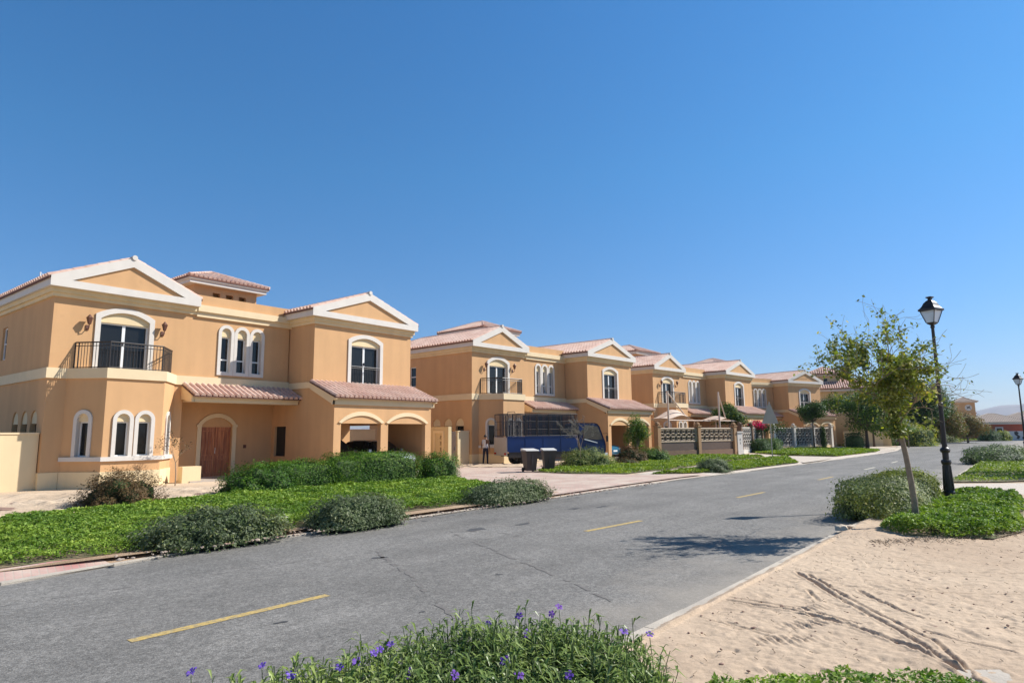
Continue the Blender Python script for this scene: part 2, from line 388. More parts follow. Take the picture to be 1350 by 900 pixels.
def gable_roof(parent, u0, u1, v0, v1, ze, zr, hip=None, name='roof'):
    """ridge along v; hip: ridge end v before the back hip"""
    um = (u0+u1)/2; mb = MB(); sl = math.hypot(um-u0, zr-ze); vr = hip if hip else v1
    L = v1-v0
    for side in (0, 1):
        if side == 0: o = (u0, v0, ze); e = (0, 1, 0); s = (um-u0, 0, zr-ze)
        else: o = (u1, v0, ze); e = (0, 1, 0); s = (um-u1, 0, zr-ze)
        def lh(a):
            v = v0+a
            if v > vr: return (0, sl*max(0, (v1-v)/(v1-vr)))
            return (0, sl)
        tiles(mb, o, e, s, int(L/.25), lohi=lh)
    roof_plane(mb, [(u0, v0, ze), (um, v0, zr), (um, vr, zr), (u0, v1, ze)]); roof_plane(mb, [(u1, v0, ze), (u1, v1, ze), (um, vr, zr), (um, v0, zr)])
    if hip:
        W = u1-u0; s = Vector((0, vr-v1, zr-ze)); sl2 = s.length
        tiles(mb, (u0, v1, ze), (1, 0, 0), s, int(W/.25), lohi=lambda a: (0, sl2*max(0, 1-abs(a-W/2)/(W/2))))
        roof_plane(mb, [(u0, v1, ze), (um, vr, zr), (u1, v1, ze)])
    o = mb.build(name, [M['tile'], M['tilegap']], parent)
    r = MB(); ridge_caps(r, (um, v0, zr+.05), (um, vr, zr+.05))
    if hip:
        ridge_caps(r, (u0, v1, ze+.05), (um, vr, zr+.05)); ridge_caps(r, (u1, v1, ze+.05), (um, vr, zr+.05))
    r.build('ridge', M['tile'], o)
    return o
def hip_roof(parent, u0, u1, v0, v1, ze, zp, name='roof', z2=None, tm='tile'):
    """pyramid/hip roof with a short ridge if the plan is long"""
    mb = MB(); cu, cv = (u0+u1)/2, (v0+v1)/2; W, D = u1-u0, v1-v0
    if W >= D: ra, rb = Vector((u0+D/2, cv, zp)), Vector((u1-D/2, cv, zp))
    else: ra, rb = Vector((cu, v0+W/2, zp)), Vector((cu, v1-W/2, zp))
    half = min(W, D)/2; sl = math.hypot(half, zp-ze)
    C = [Vector((u0, v0, ze)), Vector((u1, v0, ze)), Vector((u1, v1, ze)), Vector((u0, v1, ze))]
    for i in range(4):
        p, q = C[i], C[(i+1) % 4]; L = (q-p).length; e = (q-p)/L; n = Vector((-e.y, e.x, 0))
        s = Vector((n.x*half, n.y*half, zp-ze))
        tiles(mb, p, e, s, int(L/.25), lohi=lambda a, L=L: (0, sl*min(1, a/half, (L-a)/half)))
    if W >= D: Q = [[C[0], C[1], rb, ra], [C[1], C[2], rb], [C[2], C[3], ra, rb], [C[3], C[0], ra]]
    else: Q = [[C[0], C[1], ra], [C[1], C[2], rb, ra], [C[2], C[3], rb], [C[3], C[0], ra, rb]]
    for q in Q: roof_plane(mb, q)
    o = mb.build(name, [M[tm], M['tilegap' if tm == 'tile' else tm]], parent)
    r = MB(); up = Vector((0, 0, .05))
    for c in C:
        t = ra if (c-ra).length < (c-rb).length else rb
        ridge_caps(r, c+up, t+up)
    if (ra-rb).length > .3: ridge_caps(r, ra+up, rb+up)
    r.build('ridge', M[tm], o)
    return o
def pediment(parent, u0, u1, v, ze, e1, za, wallmat):
    """white gable frame with an ochre tympanum set back in it; v is the front face"""
    um = (u0+u1)/2; F = face_frame((0, v, 0), (1, 0, 0), (0, -1, 0))
    ins = .34; k = (za-e1)/(um-u0); b = .33
    outer = [(u0, ze), (u1, ze), (u1, e1), (um, za), (u0, e1)]
    zi = ze+.27
    x_in = u0+.66
    zt = za-.37
    kk = (zt-zi)/(um-x_in)
    inner = [(x_in, zi), (2*um-x_in, zi), (um, zt)]
    mb = MB(); mb.poly_extrude([outer, inner], F, .14)
    f = mb.build('pediment', M['white'], parent)
    t = MB(); F2 = face_frame((0, v+.09, 0), (1, 0, 0), (0, -1, 0)); t.poly_extrude([[(x_in-.12, zi-.1), (2*um-x_in+.12, zi-.1), (um, zt+.12)]], F2, .2)
    t.build('tympanum', wallmat, f)
    fb = MB(); fb.tube([(um, v-.04, za+.0), (um, v+.2, za+.0)], .10, 10); fb.build('ridge_end', M['white'], f)
    return f
def window_unit(parent, frame, x0, x1, z0, zs, za, zh, trim=.13, kind='sash', trimmat=None, proud=.05, sill=True, full_trim=True):
    """arched opening already cut; adds trim ring, blank head above zh, frame and glass. frame: face matrix"""
    inn = arch(x0, x1, z0, zs, za); q_ = .018; lin = arch(x0+q_, x1-q_, z0+(q_ if sill else 0), zs, za-q_)
    out = arch(x0-trim, x1+trim, z0-(trim if sill else 0), zs+(trim*.9 if kind == 'double' else 0), za+trim)
    w = MB()
    loops = [out, inn] if sill else None
    T = frame @ Matrix.Translation((0, 0, -proud))
    if sill: w.poly_extrude([out, lin], T, proud+.15)
    else:
        n = len(inn); pts = out[:1]+out[1:2]
        ring = [(x1+trim, z0), *out[2:], (x0-trim, z0), (x0, z0)]
        ring = [(x1-q_, z0), (x1+trim, z0)]+out[2:-1]+[out[-1], (x0-trim, z0), (x0+q_, z0)]+lin[2:][::-1]
        w.poly_extrude([ring], T, proud+.15)
    o = w.build('window', trimmat or M['white'], parent)
    g = MB(); G = frame @ Matrix.Translation((0, 0, .15)); t = .055
    head = [(x0, zh), (x1, zh)]+[p for p in inn[2:] if p[1] > zh]
    h = MB(); h.poly_extrude([head], frame @ Matrix.Translation((0, 0, .06)), .1); h.build('arch_panel', M['render_cream'], o)
    # frame
    fr = MB(); loops = [rect(x0, z0, x1, zh)]
    if kind == 'sash':
        zm = z0+(zh-z0)*.36; cells = [rect(x0+t, z0+t, x1-t, zm-t/2), rect(x0+t, zm+t/2, x1-t, zh-t)]
    elif kind == 'single': cells = [rect(x0+t, z0+t, x1-t, zh-t)]
    else:
        xm = (x0+x1)/2; cells = [rect(x0+t*1.3, z0+t, xm-t, zh-t), rect(xm+t, z0+t, x1-t*1.3, zh-t)]
    fr.poly_extrude(loops+cells, G, .06); fr.build('frame', M['frame'], o)
    g.poly_extrude([rect(x0+.01, z0+.01, x1-.01, zh-.01)], frame @ Matrix.Translation((0, 0, .185)), .02)
    g.build('glass', M['glass'], o)
    if kind == 'double':
        hd = MB(); hd.box(xm+.02, -0, 0, xm+.05, 0, 0) if False else None
        k = MB(); k.box((x0+x1)/2-.015, z0+1.0, .09, (x0+x1)/2+.015, z0+1.14, .15, mt=frame); k.build('handle', M['iron'], o)
    return o
def railing(parent, pts, z0, z1, gap=.11):
    mb = MB(); P = [Vector((p[0], p[1], 0)) for p in pts]
    for z, r in ((z1, .028), (z1-.13, .015), (z0+.05, .018)):
        mb.tube([p+Vector((0, 0, z)) for p in P], r, 6)
    for i in range(len(P)-1):
        a, b = P[i], P[i+1]; L = (b-a).length; n = max(1, int(L/gap))
        for k in range(n+(i == len(P)-2)):
            q = a+(b-a)*k/n; r = .025 if k == 0 else .012
            mb.tube([q+Vector((0, 0, z0)), q+Vector((0, 0, z1))], r, 5)
    return mb.build('balcony_railing', M['iron'], parent)
def wall_lantern(parent, u, v, z, s=1.0):
    mb = MB()
    mb.box(u-.05, v-.03, z-.32, u+.05, v, z-.12)
    mb.tube([(u, v-.02, z-.25), (u, v-.12, z-.3), (u, v-.2, z-.22), (u, v-.2, z-.12)], .018, 6)
    mb.lathe([(.02, -.12), (.06, -.1), (.11, .1), (.12, .11), (.13, .12), (.06, .2), (.03, .24), (0, .27)], 6, (u, v-.2, z))
    return mb.build('wall_lantern', M['bronze'], parent)
def band(parent, name, pts, z0, z1, proj, m_, closed=False, th=.2):
    """moulding running along a wall line; outward is to the right-hand side of travel"""
    P = [Vector((p[0], p[1])) for p in pts]; n = len(P); mb = MB(); off = []
    for i in range(n):
        ds = []
        if i > 0: ds.append((P[i]-P[i-1]).normalized())
        if i < n-1: ds.append((P[i+1]-P[i]).normalized())
        ns = [Vector((d.y, -d.x)) for d in ds]
        if len(ns) == 2:
            b = (ns[0]+ns[1]); b.normalize(); k = 1/max(.3, b.dot(ns[0])); nn = b*k
        else: nn = ns[0]
        off.append(nn)
    vs = []
    for i in range(n):
        a = P[i]+off[i]*proj; b = P[i]-off[i]*th*.4
        vs += [(a.x, a.y, z0), (a.x, a.y, z1), (b.x, b.y, z1), (b.x, b.y, z0)]
    fs = []
    for i in range(n-1):
        for k in range(4):
            fs.append((i*4+k, i*4+(k+1) % 4, (i+1)*4+(k+1) % 4, (i+1)*4+k))
    fs += [(0, 1, 2, 3), ((n-1)*4+3, (n-1)*4+2, (n-1)*4+1, (n-1)*4)]
    mb.add(vs, fs); return mb.build(name, m_, parent)

def make_villa(wm='render_ochre'):
    W = M[wm]; root = empty('villa', (0, 0, 0))
    F0 = face_frame((0, 0, 0), (1, 0, 0), (0, -1, 0))
    FC = face_frame((0, -1.95, 0), (1, 0, 0), (0, -1, 0))
    FK = face_frame((0, -3.57, 0), (1, 0, 0), (0, -1, 0))
    FL = face_frame((0, 0, 0), (0, -1, 0), (-1, 0, 0))     # left side wall, x = -v
    # --- walls
    w = MB()
    bd = arch(1.52, 3.30, 4.3, 6.26, 6.56); tw = [arch(c-.235, c+.235, 4.52, 6.24, 6.475, 10) for c in (6.46, 7.185, 7.91)]
    w.poly_extrude([[(0, -.1), (4.75, -.1), (4.75, 3.25), (9.55, 3.25), (9.55, 7.75), (5.15, 7.75), (5.15, 7.2), (0, 7.2)], bd]+tw, F0, .24)
    # left side, with three blank arches over high windows, and one small upper window
    sa = []
    for c in (3.2, 2.12, 1.06): sa.append(arch(-c-.36, -c+.36, 1.2, 2.42, 2.78, 10))
    su = rect(-5.95, 4.95, -5.3, 6.3)
    w.poly_extrude([[(-.24, -.1), (-.24, 7.2), (-10.1, 7.2), (-10.1, -.1)][::-1], su]+sa, FL, .24)
    # recess: side of porch and door wall
    FD = face_frame((0, 1.24, 0), (1, 0, 0), (0, -1, 0))
    dr = arch(6.2, 7.62, .05, 2.28, 2.62)
    w.poly_extrude([[(4.7, -.1), (9.6, -.1), (9.6, 3.4), (4.7, 3.4)], dr], FD, .2)
    w.box(4.55, .24, -.1, 4.75, 1.3, 3.25)
    w.box(4.75, .24, 3.25, 9.5, 1.24, 3.4)
    # wing C: front, left side, right side
    cd = arch(11.64, 13.44, 4.15, 6.2, 6.48)
    w.poly_extrude([[(9.85, 3.0), (15.5, 3.0), (15.5, 7.2), (9.6, 7.2), (9.6, 4.05), (9.85, 4.05)], cd], FC, .24)
    FCL = face_frame((9.6, 0, 0), (0, -1, 0), (-1, 0, 0))
    sw = rect(-.98, .85, -.06, 2.22)
    w.poly_extrude([[(-1.24, -.1), (3.33, -.1), (3.33, 3.2), (1.95, 4.05), (1.71, 4.05), (1.71, 7.2), (-.02, 7.2), (-.02, 3.3), (-1.24, 3.3)], sw], FCL, .22)
    w.box(15.26, -1.7, 3.0, 15.5, 11, 7.2); w.box(15.22, -3.33, -.1, 15.45, -.2, 3.1); w.box(15.22, -.2, 2.3, 15.45, 2.6, 3.1)
    # back and roof deck
    w.box(0, 10.1, -.1, 15.5, 10.34, 7.2); w.box(.24, .26, 6.9, 15.24, 10.1, 7.05); w.box(9.84, -1.7, 6.9, 15.24, .26, 7.04)
    # carport front with two flat-topped openings
    o1 = rect(9.98, -.1, 12.22, 2.31); o2 = rect(12.66, -.1, 15.06, 2.31)
    w.poly_extrude([[(9.6, -.1), (9.98, -.1), (9.98, 2.31), (12.22, 2.31), (12.22, -.1), (12.66, -.1), (12.66, 2.31), (15.06, 2.31), (15.06, -.1), (15.45, -.1), (15.45, 3.12), (9.6, 3.12)]], FK, .24)
    # carport back wall, open on its left half
    w.box(9.8, 2.6, -.1, 15.24, 2.8, 2.9)
    # lean-to cheeks of the carport roof
    w.add([(15.44, -3.4, 3.1), (15.44, -1.95, 3.1), (15.44, -1.95, 4.0), (15.3, -3.4, 3.1), (15.3, -1.95, 3.1), (15.3, -1.95, 4.0)], [(0, 1, 2), (5, 4, 3), (0, 2, 5, 3), (0, 3, 4, 1), (1, 4, 5, 2)])
    w.build('wall', W, root)
    c = MB(); c.box(9.8, -3.33, 2.9, 15.22, 2.6, 3.0); c.build('carport_ceiling', M['ceil'], root)
    c = MB(); c.box(9.7, -4.6, -.1, 15.4, 2.6, .04); c.build('carport_floor', M['floor'], root)
    # --- bay
    B = [(.6, 0), (1.45, -1.3), (3.45, -1.3), (4.4, 0)]
    bay = MB()
    for i, (a, b) in enumerate(zip(B[:-1], B[1:])):
        d = Vector((b[0]-a[0], b[1]-a[1], 0)); L = d.length; d.normalize(); n = (d.y, -d.x, 0)
        fr = face_frame((a[0], a[1], 0), d, n)
        cs = [L/2] if i != 1 else [L/2-.37, L/2+.37]
        holes = [arch(q-.235, q+.235, 1.1, 2.42, 2.66, 10) for q in cs]
        bay.poly_extrude([rect(0, -.1, L, 4.2)]+holes, fr, .16)
    bo = bay.build('bay', W, root)
    for i, (a, b) in enumerate(zip(B[:-1], B[1:])):
        d = Vector((b[0]-a[0], b[1]-a[1], 0)); L = d.length; d.normalize(); n = (d.y, -d.x, 0)
        fr = face_frame((a[0], a[1], 0), d, n)
        cs = [L/2] if i != 1 else [L/2-.37, L/2+.37]
        for q in cs: window_unit(bo, fr, q-.235, q+.235, 1.1, 2.42, 2.66, 2.36, .115, 'single')
    band(bo, 'sill', B, .95, 1.1, .09, M['white'])
    band(bo, 'base_course', [(-.0, 0)]+B[1:-1] if False else B, -.1, .58, .035, M['render_cream'])
    fl = MB(); fl.poly_extrude([[(p[0], p[1]) for p in [(.62, .1), (1.47, -1.27), (3.43, -1.27), (4.38, .1)]]], Matrix.Translation((0, 0, 4.16)), .08); fl.build('balcony_floor', M['cream'], bo)
    # --- base course, belt course, cornice
    band(root, 'base_course', [(0, 9.9), (0, 0), (.56, 0)], -.1, .58, .03, M['render_cream'])
    band(root, 'belt_course', [(0, 9.9), (0, 0), (.6, 0), (1.45, -1.3), (3.45, -1.3), (4.4, 0), (9.58, 0)], 3.9, 4.27, .07, M['cream'])
    band(root, 'belt_course', [(9.6, 0), (9.6, -1.92)], 3.92, 4.2, .06, M['cream'])
    band(root, 'cornice', [(0, 9.9), (0, 0), (5.2, 0)], 6.86, 7.0, .08, M['render_cream'])
    band(root, 'cornice', [(0, 9.9), (0, 0), (5.2, 0)], 7.0, 7.18, .16, M['render_cream'])
    band(root, 'cornice', [(9.6, 0), (9.6, -1.95), (15.5, -1.95), (15.5, 0)], 6.86, 7.0, .08, M['render_cream'])
    band(root, 'cornice', [(9.6, 0), (9.6, -1.95), (15.5, -1.95), (15.5, 0)], 7.0, 7.18, .15, M['render_cream'])
    band(root, 'cornice', [(5.1, 0), (9.6, 0)], 6.8, 7.02, .10, M['cream'])
    band(root, 'cornice', [(5.1, 0), (9.6, 0)], 7.02, 7.3, .2, M['cream'])
    # --- gable roofs with white fascias
    for (u0, u1, v0, v1, hip) in ((-.28, 5.1, -.4, 10.2, 7.5), (9.24, 15.7, -2.31, 6.2, None)):
        zf = 7.17
        pediment(root, u0, u1, v0, zf, 7.53, 8.70, W)
        f = MB(); f.box(u0, v0+.14, zf+.0, u0+.1, v1, 7.52); f.box(u1-.1, v0+.14, zf, u1, v1, 7.52)
        f.box(u0+.1, v0+.14, zf+.01, u1-.1, v0+.6, zf+.05); f.box(u0+.1, v0+.6, zf+.01, u0+.55, v1, zf+.05)
        f.build('fascia', M['white'], root)
        gable_roof(root, u0-.06, u1+.06, v0+.03, v1, 7.50, 8.66, hip)
    # --- tower
    t = MB(); U0, U1, V0, V1 = 8.15, 11.75, 6.9, 11.3
    FT = face_frame((0, V0, 0), (1, 0, 0), (0, -1, 0))
    hs = [rect(x, 9.22, x+.42, 9.5) for x in (9.2, 9.95, 10.7)]
    t.poly_extrude([rect(U0, 7, U1, 9.85)]+hs, FT, .2); t.box(U0, V0+.2, 7, U0+.2, V1, 9.85); t.box(U1-.2, V0+.2, 7, U1, V1, 9.85); t.box(U0+.2, V1-.2, 7, U1-.2, V1, 9.85)
    t.box(U0+.2, V0+.5, 7, U1-.2, V0+.55, 9.8)
    to = t.build('tower', W, root)
    f = MB(); f.box(U0-.38, V0-.38, 9.8, U1+.38, V1+.38, 9.98); f.box(U0-.46, V0-.46, 9.98, U1+.46, V1+.46, 10.12); f.build('fascia', M['white'], to)
    hip_roof(to, U0-.5, U1+.5, V0-.5, V1+.5, 10.13, 11.0)
    # --- windows
    bw = window_unit(root, F0, 1.52, 3.30, 4.3, 6.26, 6.56, 6.12, .165, 'double', sill=False); bw.name = 'balcony_door'
    jd = window_unit(root, FC, 11.64, 13.44, 4.15, 6.2, 6.48, 6.08, .165, 'double', sill=False); jd.name = 'balcony_door'
    for c_ in (6.46, 7.185, 7.91): window_unit(root, F0, c_-.235, c_+.235, 4.52, 6.24, 6.475, 6.08, .122, 'sash')
    s = MB(); G = FL @ Matrix.Translation((0, 0, .08)); s.poly_extrude([rect(-5.95, 4.95, -5.3, 6.3), rect(-5.89, 5.01, -5.36, 5.6), rect(-5.89, 5.66, -5.36, 6.24)], G, .06); so = s.build('window', M['frame'], root)
    s = MB(); s.poly_extrude([rect(-5.94, 4.96, -5.31, 6.29)], FL @ Matrix.Translation((0, 0, .12)), .02); s.build('glass', M['glass'], so)
    for c_ in (3.2, 2.12, 1.06):
        s = MB(); s.poly_extrude([[(-c_-.36, 2.3), (-c_+.36, 2.3)]+[p for p in arch(-c_-.36, -c_+.36, 1.2, 2.42, 2.78, 10)[2:]]], FL @ Matrix.Translation((0, 0, .05)), .1); so = s.build('arch_panel', M['render_cream'], root)
        s = MB(); s.poly_extrude([rect(-c_-.36, 1.2, -c_+.36, 2.3)], FL @ Matrix.Translation((0, 0, .17)), .03); s.build('glass', M['glass'], so)
    s = MB(); s.poly_extrude([rect(-.98, .85, -.06, 2.22)], FCL @ Matrix.Translation((0, 0, .12)), .03); s.build('side_window', M['glass'], root)
    # --- railings and lanterns
    railing(root, [(.78, -.02), (.86, -.12), (1.53, -1.17), (3.37, -1.17), (4.2, -.05)], 4.27, 5.24)
    jr = MB()
    jr.tube([(11.66, -1.99, 5.06), (13.42, -1.99, 5.06)], .022, 6); jr.tube([(11.66, -1.99, 4.98), (13.42, -1.99, 4.98)], .01, 6); jr.tube([(11.66, -1.99, 4.26), (13.42, -1.99, 4.26)], .014, 6)
    for i in range(17): jr.tube([(11.7+i*.105, -1.99, 4.24), (11.7+i*.105, -1.99, 5.06)], .009, 5)
    jr.build('balcony_railing', M['iron'], root)
    for u, z in ((1.1, 6.05), (3.78, 6.12)): wall_lantern(root, u, 0, z)
    wall_lantern(root, 15.47, -3.4, 2.6) if False else None
    # --- porch
    d = MB(); ring_o = arch(6.02, 7.8, .05, 2.3, 2.8); ring_i = arch(6.2, 7.62, .05, 2.28, 2.62)
    ring = [(7.62, .05), (7.8, .05)]+ring_o[2:]+[(6.02, .05), (6.2, .05)]+ring_i[2:][::-1]
    d.poly_extrude([ring], FD @ Matrix.Translation((0, 0, -.06)), .08); d.box(5.98, 1.15, 2.2, 6.2, 1.25, 2.3); d.box(7.62, 1.15, 2.2, 7.84, 1.25, 2.3)
    d.build('door_trim', M['cream'], root)
    d = MB(); d.poly_extrude([[(6.2, 2.2), (7.62, 2.2)]+ring_i[2:]], FD @ Matrix.Translation((0, 0, .08)), .1); d.build('arch_panel', W, root)
    d = MB(); P = FD @ Matrix.Translation((0, 0, .12)); leaf = []
    d.poly_extrude([rect(6.2, .05, 6.9, 2.2)], P, .06); d.poly_extrude([rect(6.92, .05, 7.62, 2.2)], P, .06)
    P2 = FD @ Matrix.Translation((0, 0, .095))
    for x in (6.3, 7.02):
        for z0, z1 in ((.2, .8), (.95, 2.05)):
            d.poly_extrude([rect(x, z0, x+.5, z1), rect(x+.05, z0+.05, x+.45, z1-.05)], P2, .03)
            for k in range(1, 3): d.poly_extrude([rect(x+.05+k*.135, z0+.06, x+.075+k*.135, z1-.06)], P2, .03)
    do = d.build('entrance_door', M['wood'], root)
    h = MB(); h.tube([(6.86, 1.28, 1.05), (6.86, 1.22, 1.05), (6.86, 1.22, 1.3), (6.86, 1.28, 1.3)], .014, 6); h.build('handle', M['chrome'], do)
    d = MB(); d.box(8.2, 1.2, 1.25, 8.32, 1.24, 1.4); d.build('door_bell', M['bronze'], root)
    pf = MB(); pf.box(4.75, -1.05, -.1, 9.38, 1.3, .05); pf.build('porch_floor', M['floor'], root)
    pp = MB(); pp.box(4.46, -1.0, -.1, 5.2, -.62, .62); pp.build('porch_pier', M['render_cream'], root)
    pr = MB(); sv = Vector((0, 1.12, .5)); tiles(pr, (4.66, -1.17, 3.42), (1, 0, 0), sv, 20, lohi=lambda a: (0, sv.length*1.06))
    roof_plane(pr, [(4.66, -1.15, 3.42), (9.57, -1.15, 3.42), (9.57, 0, 3.94), (4.66, 0, 3.94)], .05); ro = pr.build('porch_roof', [M['tile'], M['tilegap']], root)
    f = MB(); f.box(4.7, -.96, 3.3, 9.55, -.85, 3.45); f.box(4.78, -.93, 3.18, 9.55, -.84, 3.3); f.box(4.78, -.84, 3.2, 9.55, .0, 3.25)
    f.add([(4.68, -.93, 3.18), (4.68, -.93, 3.44), (4.68, 0, 3.86), (4.68, 0, 3.3), (4.8, -.93, 3.18), (4.8, -.93, 3.44), (4.8, 0, 3.86), (4.8, 0, 3.3)], [(0, 1, 2, 3), (7, 6, 5, 4), (0, 4, 5, 1), (1, 5, 6, 2), (2, 6, 7, 3), (3, 7, 4, 0)])
    f.build('fascia', M['cream'], ro)
    # --- carport roof and arches
    kr = MB(); sv = Vector((0, 1.93, .76)); tiles(kr, (9.42, -3.88, 3.44), (1, 0, 0), sv, 25, lohi=lambda a: (0, sv.length*1.02))
    roof_plane(kr, [(9.42, -3.86, 3.44), (15.6, -3.86, 3.44), (15.6, -1.94, 4.2), (9.42, -1.94, 4.2)], .05); ko = kr.build('carport_roof', [M['tile'], M['tilegap']], root)
    f = MB(); f.box(9.48, -3.63, 3.12, 15.56, -3.5, 3.42)
    for x in (9.46, 15.5):
        f.poly_extrude([[(3.63, 3.12), (3.63, 3.30), (3.84, 3.35), (3.84, 3.43), (1.95, 4.17), (1.95, 3.86)]], face_frame((x, 0, 0), (0, -1, 0), (-1, 0, 0)), .12)
    f.build('fascia', M['cream'], ko)
    for x0, x1 in ((9.98, 12.22), (12.66, 15.06)):
        ro_ = arch(x0-.16, x1+.16, 2.31, 2.36, 2.84, 16)[2:]; ri = arch(x0+.02, x1-.02, 2.31, 2.34, 2.66, 16)[2:]
        a_ = MB(); a_.poly_extrude([[(x1, 2.31)]+ro_+[(x0, 2.31)]+ri[::-1]], FK @ Matrix.Translation((0, 0, -.06)), .08)
        a_.build('arch_trim', M['cream'], root)
    return root
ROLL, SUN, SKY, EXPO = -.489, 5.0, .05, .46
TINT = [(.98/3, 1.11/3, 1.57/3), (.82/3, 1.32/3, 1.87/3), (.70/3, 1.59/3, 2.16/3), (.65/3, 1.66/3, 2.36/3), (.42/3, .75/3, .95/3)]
# camera, light, world
cd = bpy.data.cameras.new('camera'); cam = bpy.data.objects.new('camera', cd); COL.objects.link(cam); scene.camera = cam
cam.location = (0, 0, HCAM)
cam.matrix_world = Matrix.Translation((0, 0, HCAM)) @ Matrix.Rotation(R(90+8.084), 4, 'X') @ Matrix.Rotation(R(ROLL), 4, 'Z')
cd.sensor_width = 36; cd.lens = 36*854.36/1350; cd.clip_start = .05; cd.clip_end = 12000
SAZ, SEL = 75.5, 40.5
sd = bpy.data.lights.new('sun', 'SUN'); so = bpy.data.objects.new('sun', sd); COL.objects.link(so)
sd.energy = SUN; sd.angle = R(.53); sd.color = (1, .965, .905)
sv = Vector((math.sin(R(SAZ))*math.cos(R(SEL)), math.cos(R(SAZ))*math.cos(R(SEL)), math.sin(R(SEL))))
so.rotation_euler = sv.to_track_quat('Z', 'Y').to_euler(); so.location = (30, 10, 30)
w = bpy.data.worlds.new('World'); scene.world = w; w.use_nodes = True; nt = w.node_tree
bg = nt.nodes['Background']; sk = nt.nodes.new('ShaderNodeTexSky'); sk.sky_type = 'NISHITA'; sk.sun_disc = False
sk.sun_elevation = R(SEL); sk.sun_rotation = R(SAZ); sk.air_density = 1.0; sk.dust_density = .3; sk.ozone_density = 2.0; sk.altitude = 0
nt.links.new
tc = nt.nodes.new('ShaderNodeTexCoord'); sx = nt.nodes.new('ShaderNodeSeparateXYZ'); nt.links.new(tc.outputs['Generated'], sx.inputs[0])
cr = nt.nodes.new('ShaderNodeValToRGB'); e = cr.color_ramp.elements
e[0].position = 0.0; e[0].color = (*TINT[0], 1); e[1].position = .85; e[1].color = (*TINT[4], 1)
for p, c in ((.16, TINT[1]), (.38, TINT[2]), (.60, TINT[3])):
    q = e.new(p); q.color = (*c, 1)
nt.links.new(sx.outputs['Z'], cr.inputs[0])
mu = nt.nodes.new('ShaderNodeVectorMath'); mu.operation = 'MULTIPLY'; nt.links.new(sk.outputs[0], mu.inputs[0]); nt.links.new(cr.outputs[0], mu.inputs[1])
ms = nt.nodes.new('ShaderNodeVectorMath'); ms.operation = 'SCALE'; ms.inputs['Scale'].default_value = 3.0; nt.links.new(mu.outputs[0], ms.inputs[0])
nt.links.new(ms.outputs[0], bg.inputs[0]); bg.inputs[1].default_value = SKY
scene.view_settings.view_transform = 'Standard'; scene.view_settings.look = 'None'; scene.view_settings.exposure = EXPO; scene.view_settings.gamma = 1
scene.cycles.max_bounces = 6; scene.cycles.transparent_max_bounces = 8
ZG = .1
villa = make_villa()
def put_villa(o, x, y, r): o.location = (x, y, ZG); o.rotation_euler = (0, 0, R(90-r))
put_villa(villa, -16.49, 22.92, 38.29)
tag(villa, 'nearest ochre villa, behind the clipped green hedge, cars in its carport', 'villa', 'ochre villas along the street')
VS = [(-2.50, 39.94, 41.46, 'second ochre villa, standing behind the blue truck'),
      (12.08, 55.70, 43.63, 'third ochre villa, behind the brown wall and beige shade canopy'),
      (21.78, 69.55, 58.47, 'fourth ochre villa, behind the pale lattice fence and small round tree')]
villas = [villa]
for x, y, r, lb in VS:
    c = copy_tree(villa); put_villa(c, x, y, r); c['label'] = lb; villas.append(c)
# ------------------------------------------------------------------ ground, road, verges
TS = .6293; TC = .7771
def st(s, t): return (TS*s+TC*t, TC*s-TS*t)            # along the road, to its right
def sheet(name, pts, z, m_, kind='structure', th=None, parent=None):
    mb = MB(); n = len(pts)
    if th: mb.poly_extrude([pts], Matrix.Translation((0, 0, z-th)), th)
    else:
        tr = tessellate_polygon([[Vector((p[0], p[1], 0)) for p in pts]]); mb.add([(p[0], p[1], z) for p in pts], tr)
    o = mb.build(name, m_, parent)
    if not th:
        me = o.data
        if me.polygons[0].normal.z < 0: me.flip_normals()
    if kind: o['kind'] = kind
    return o
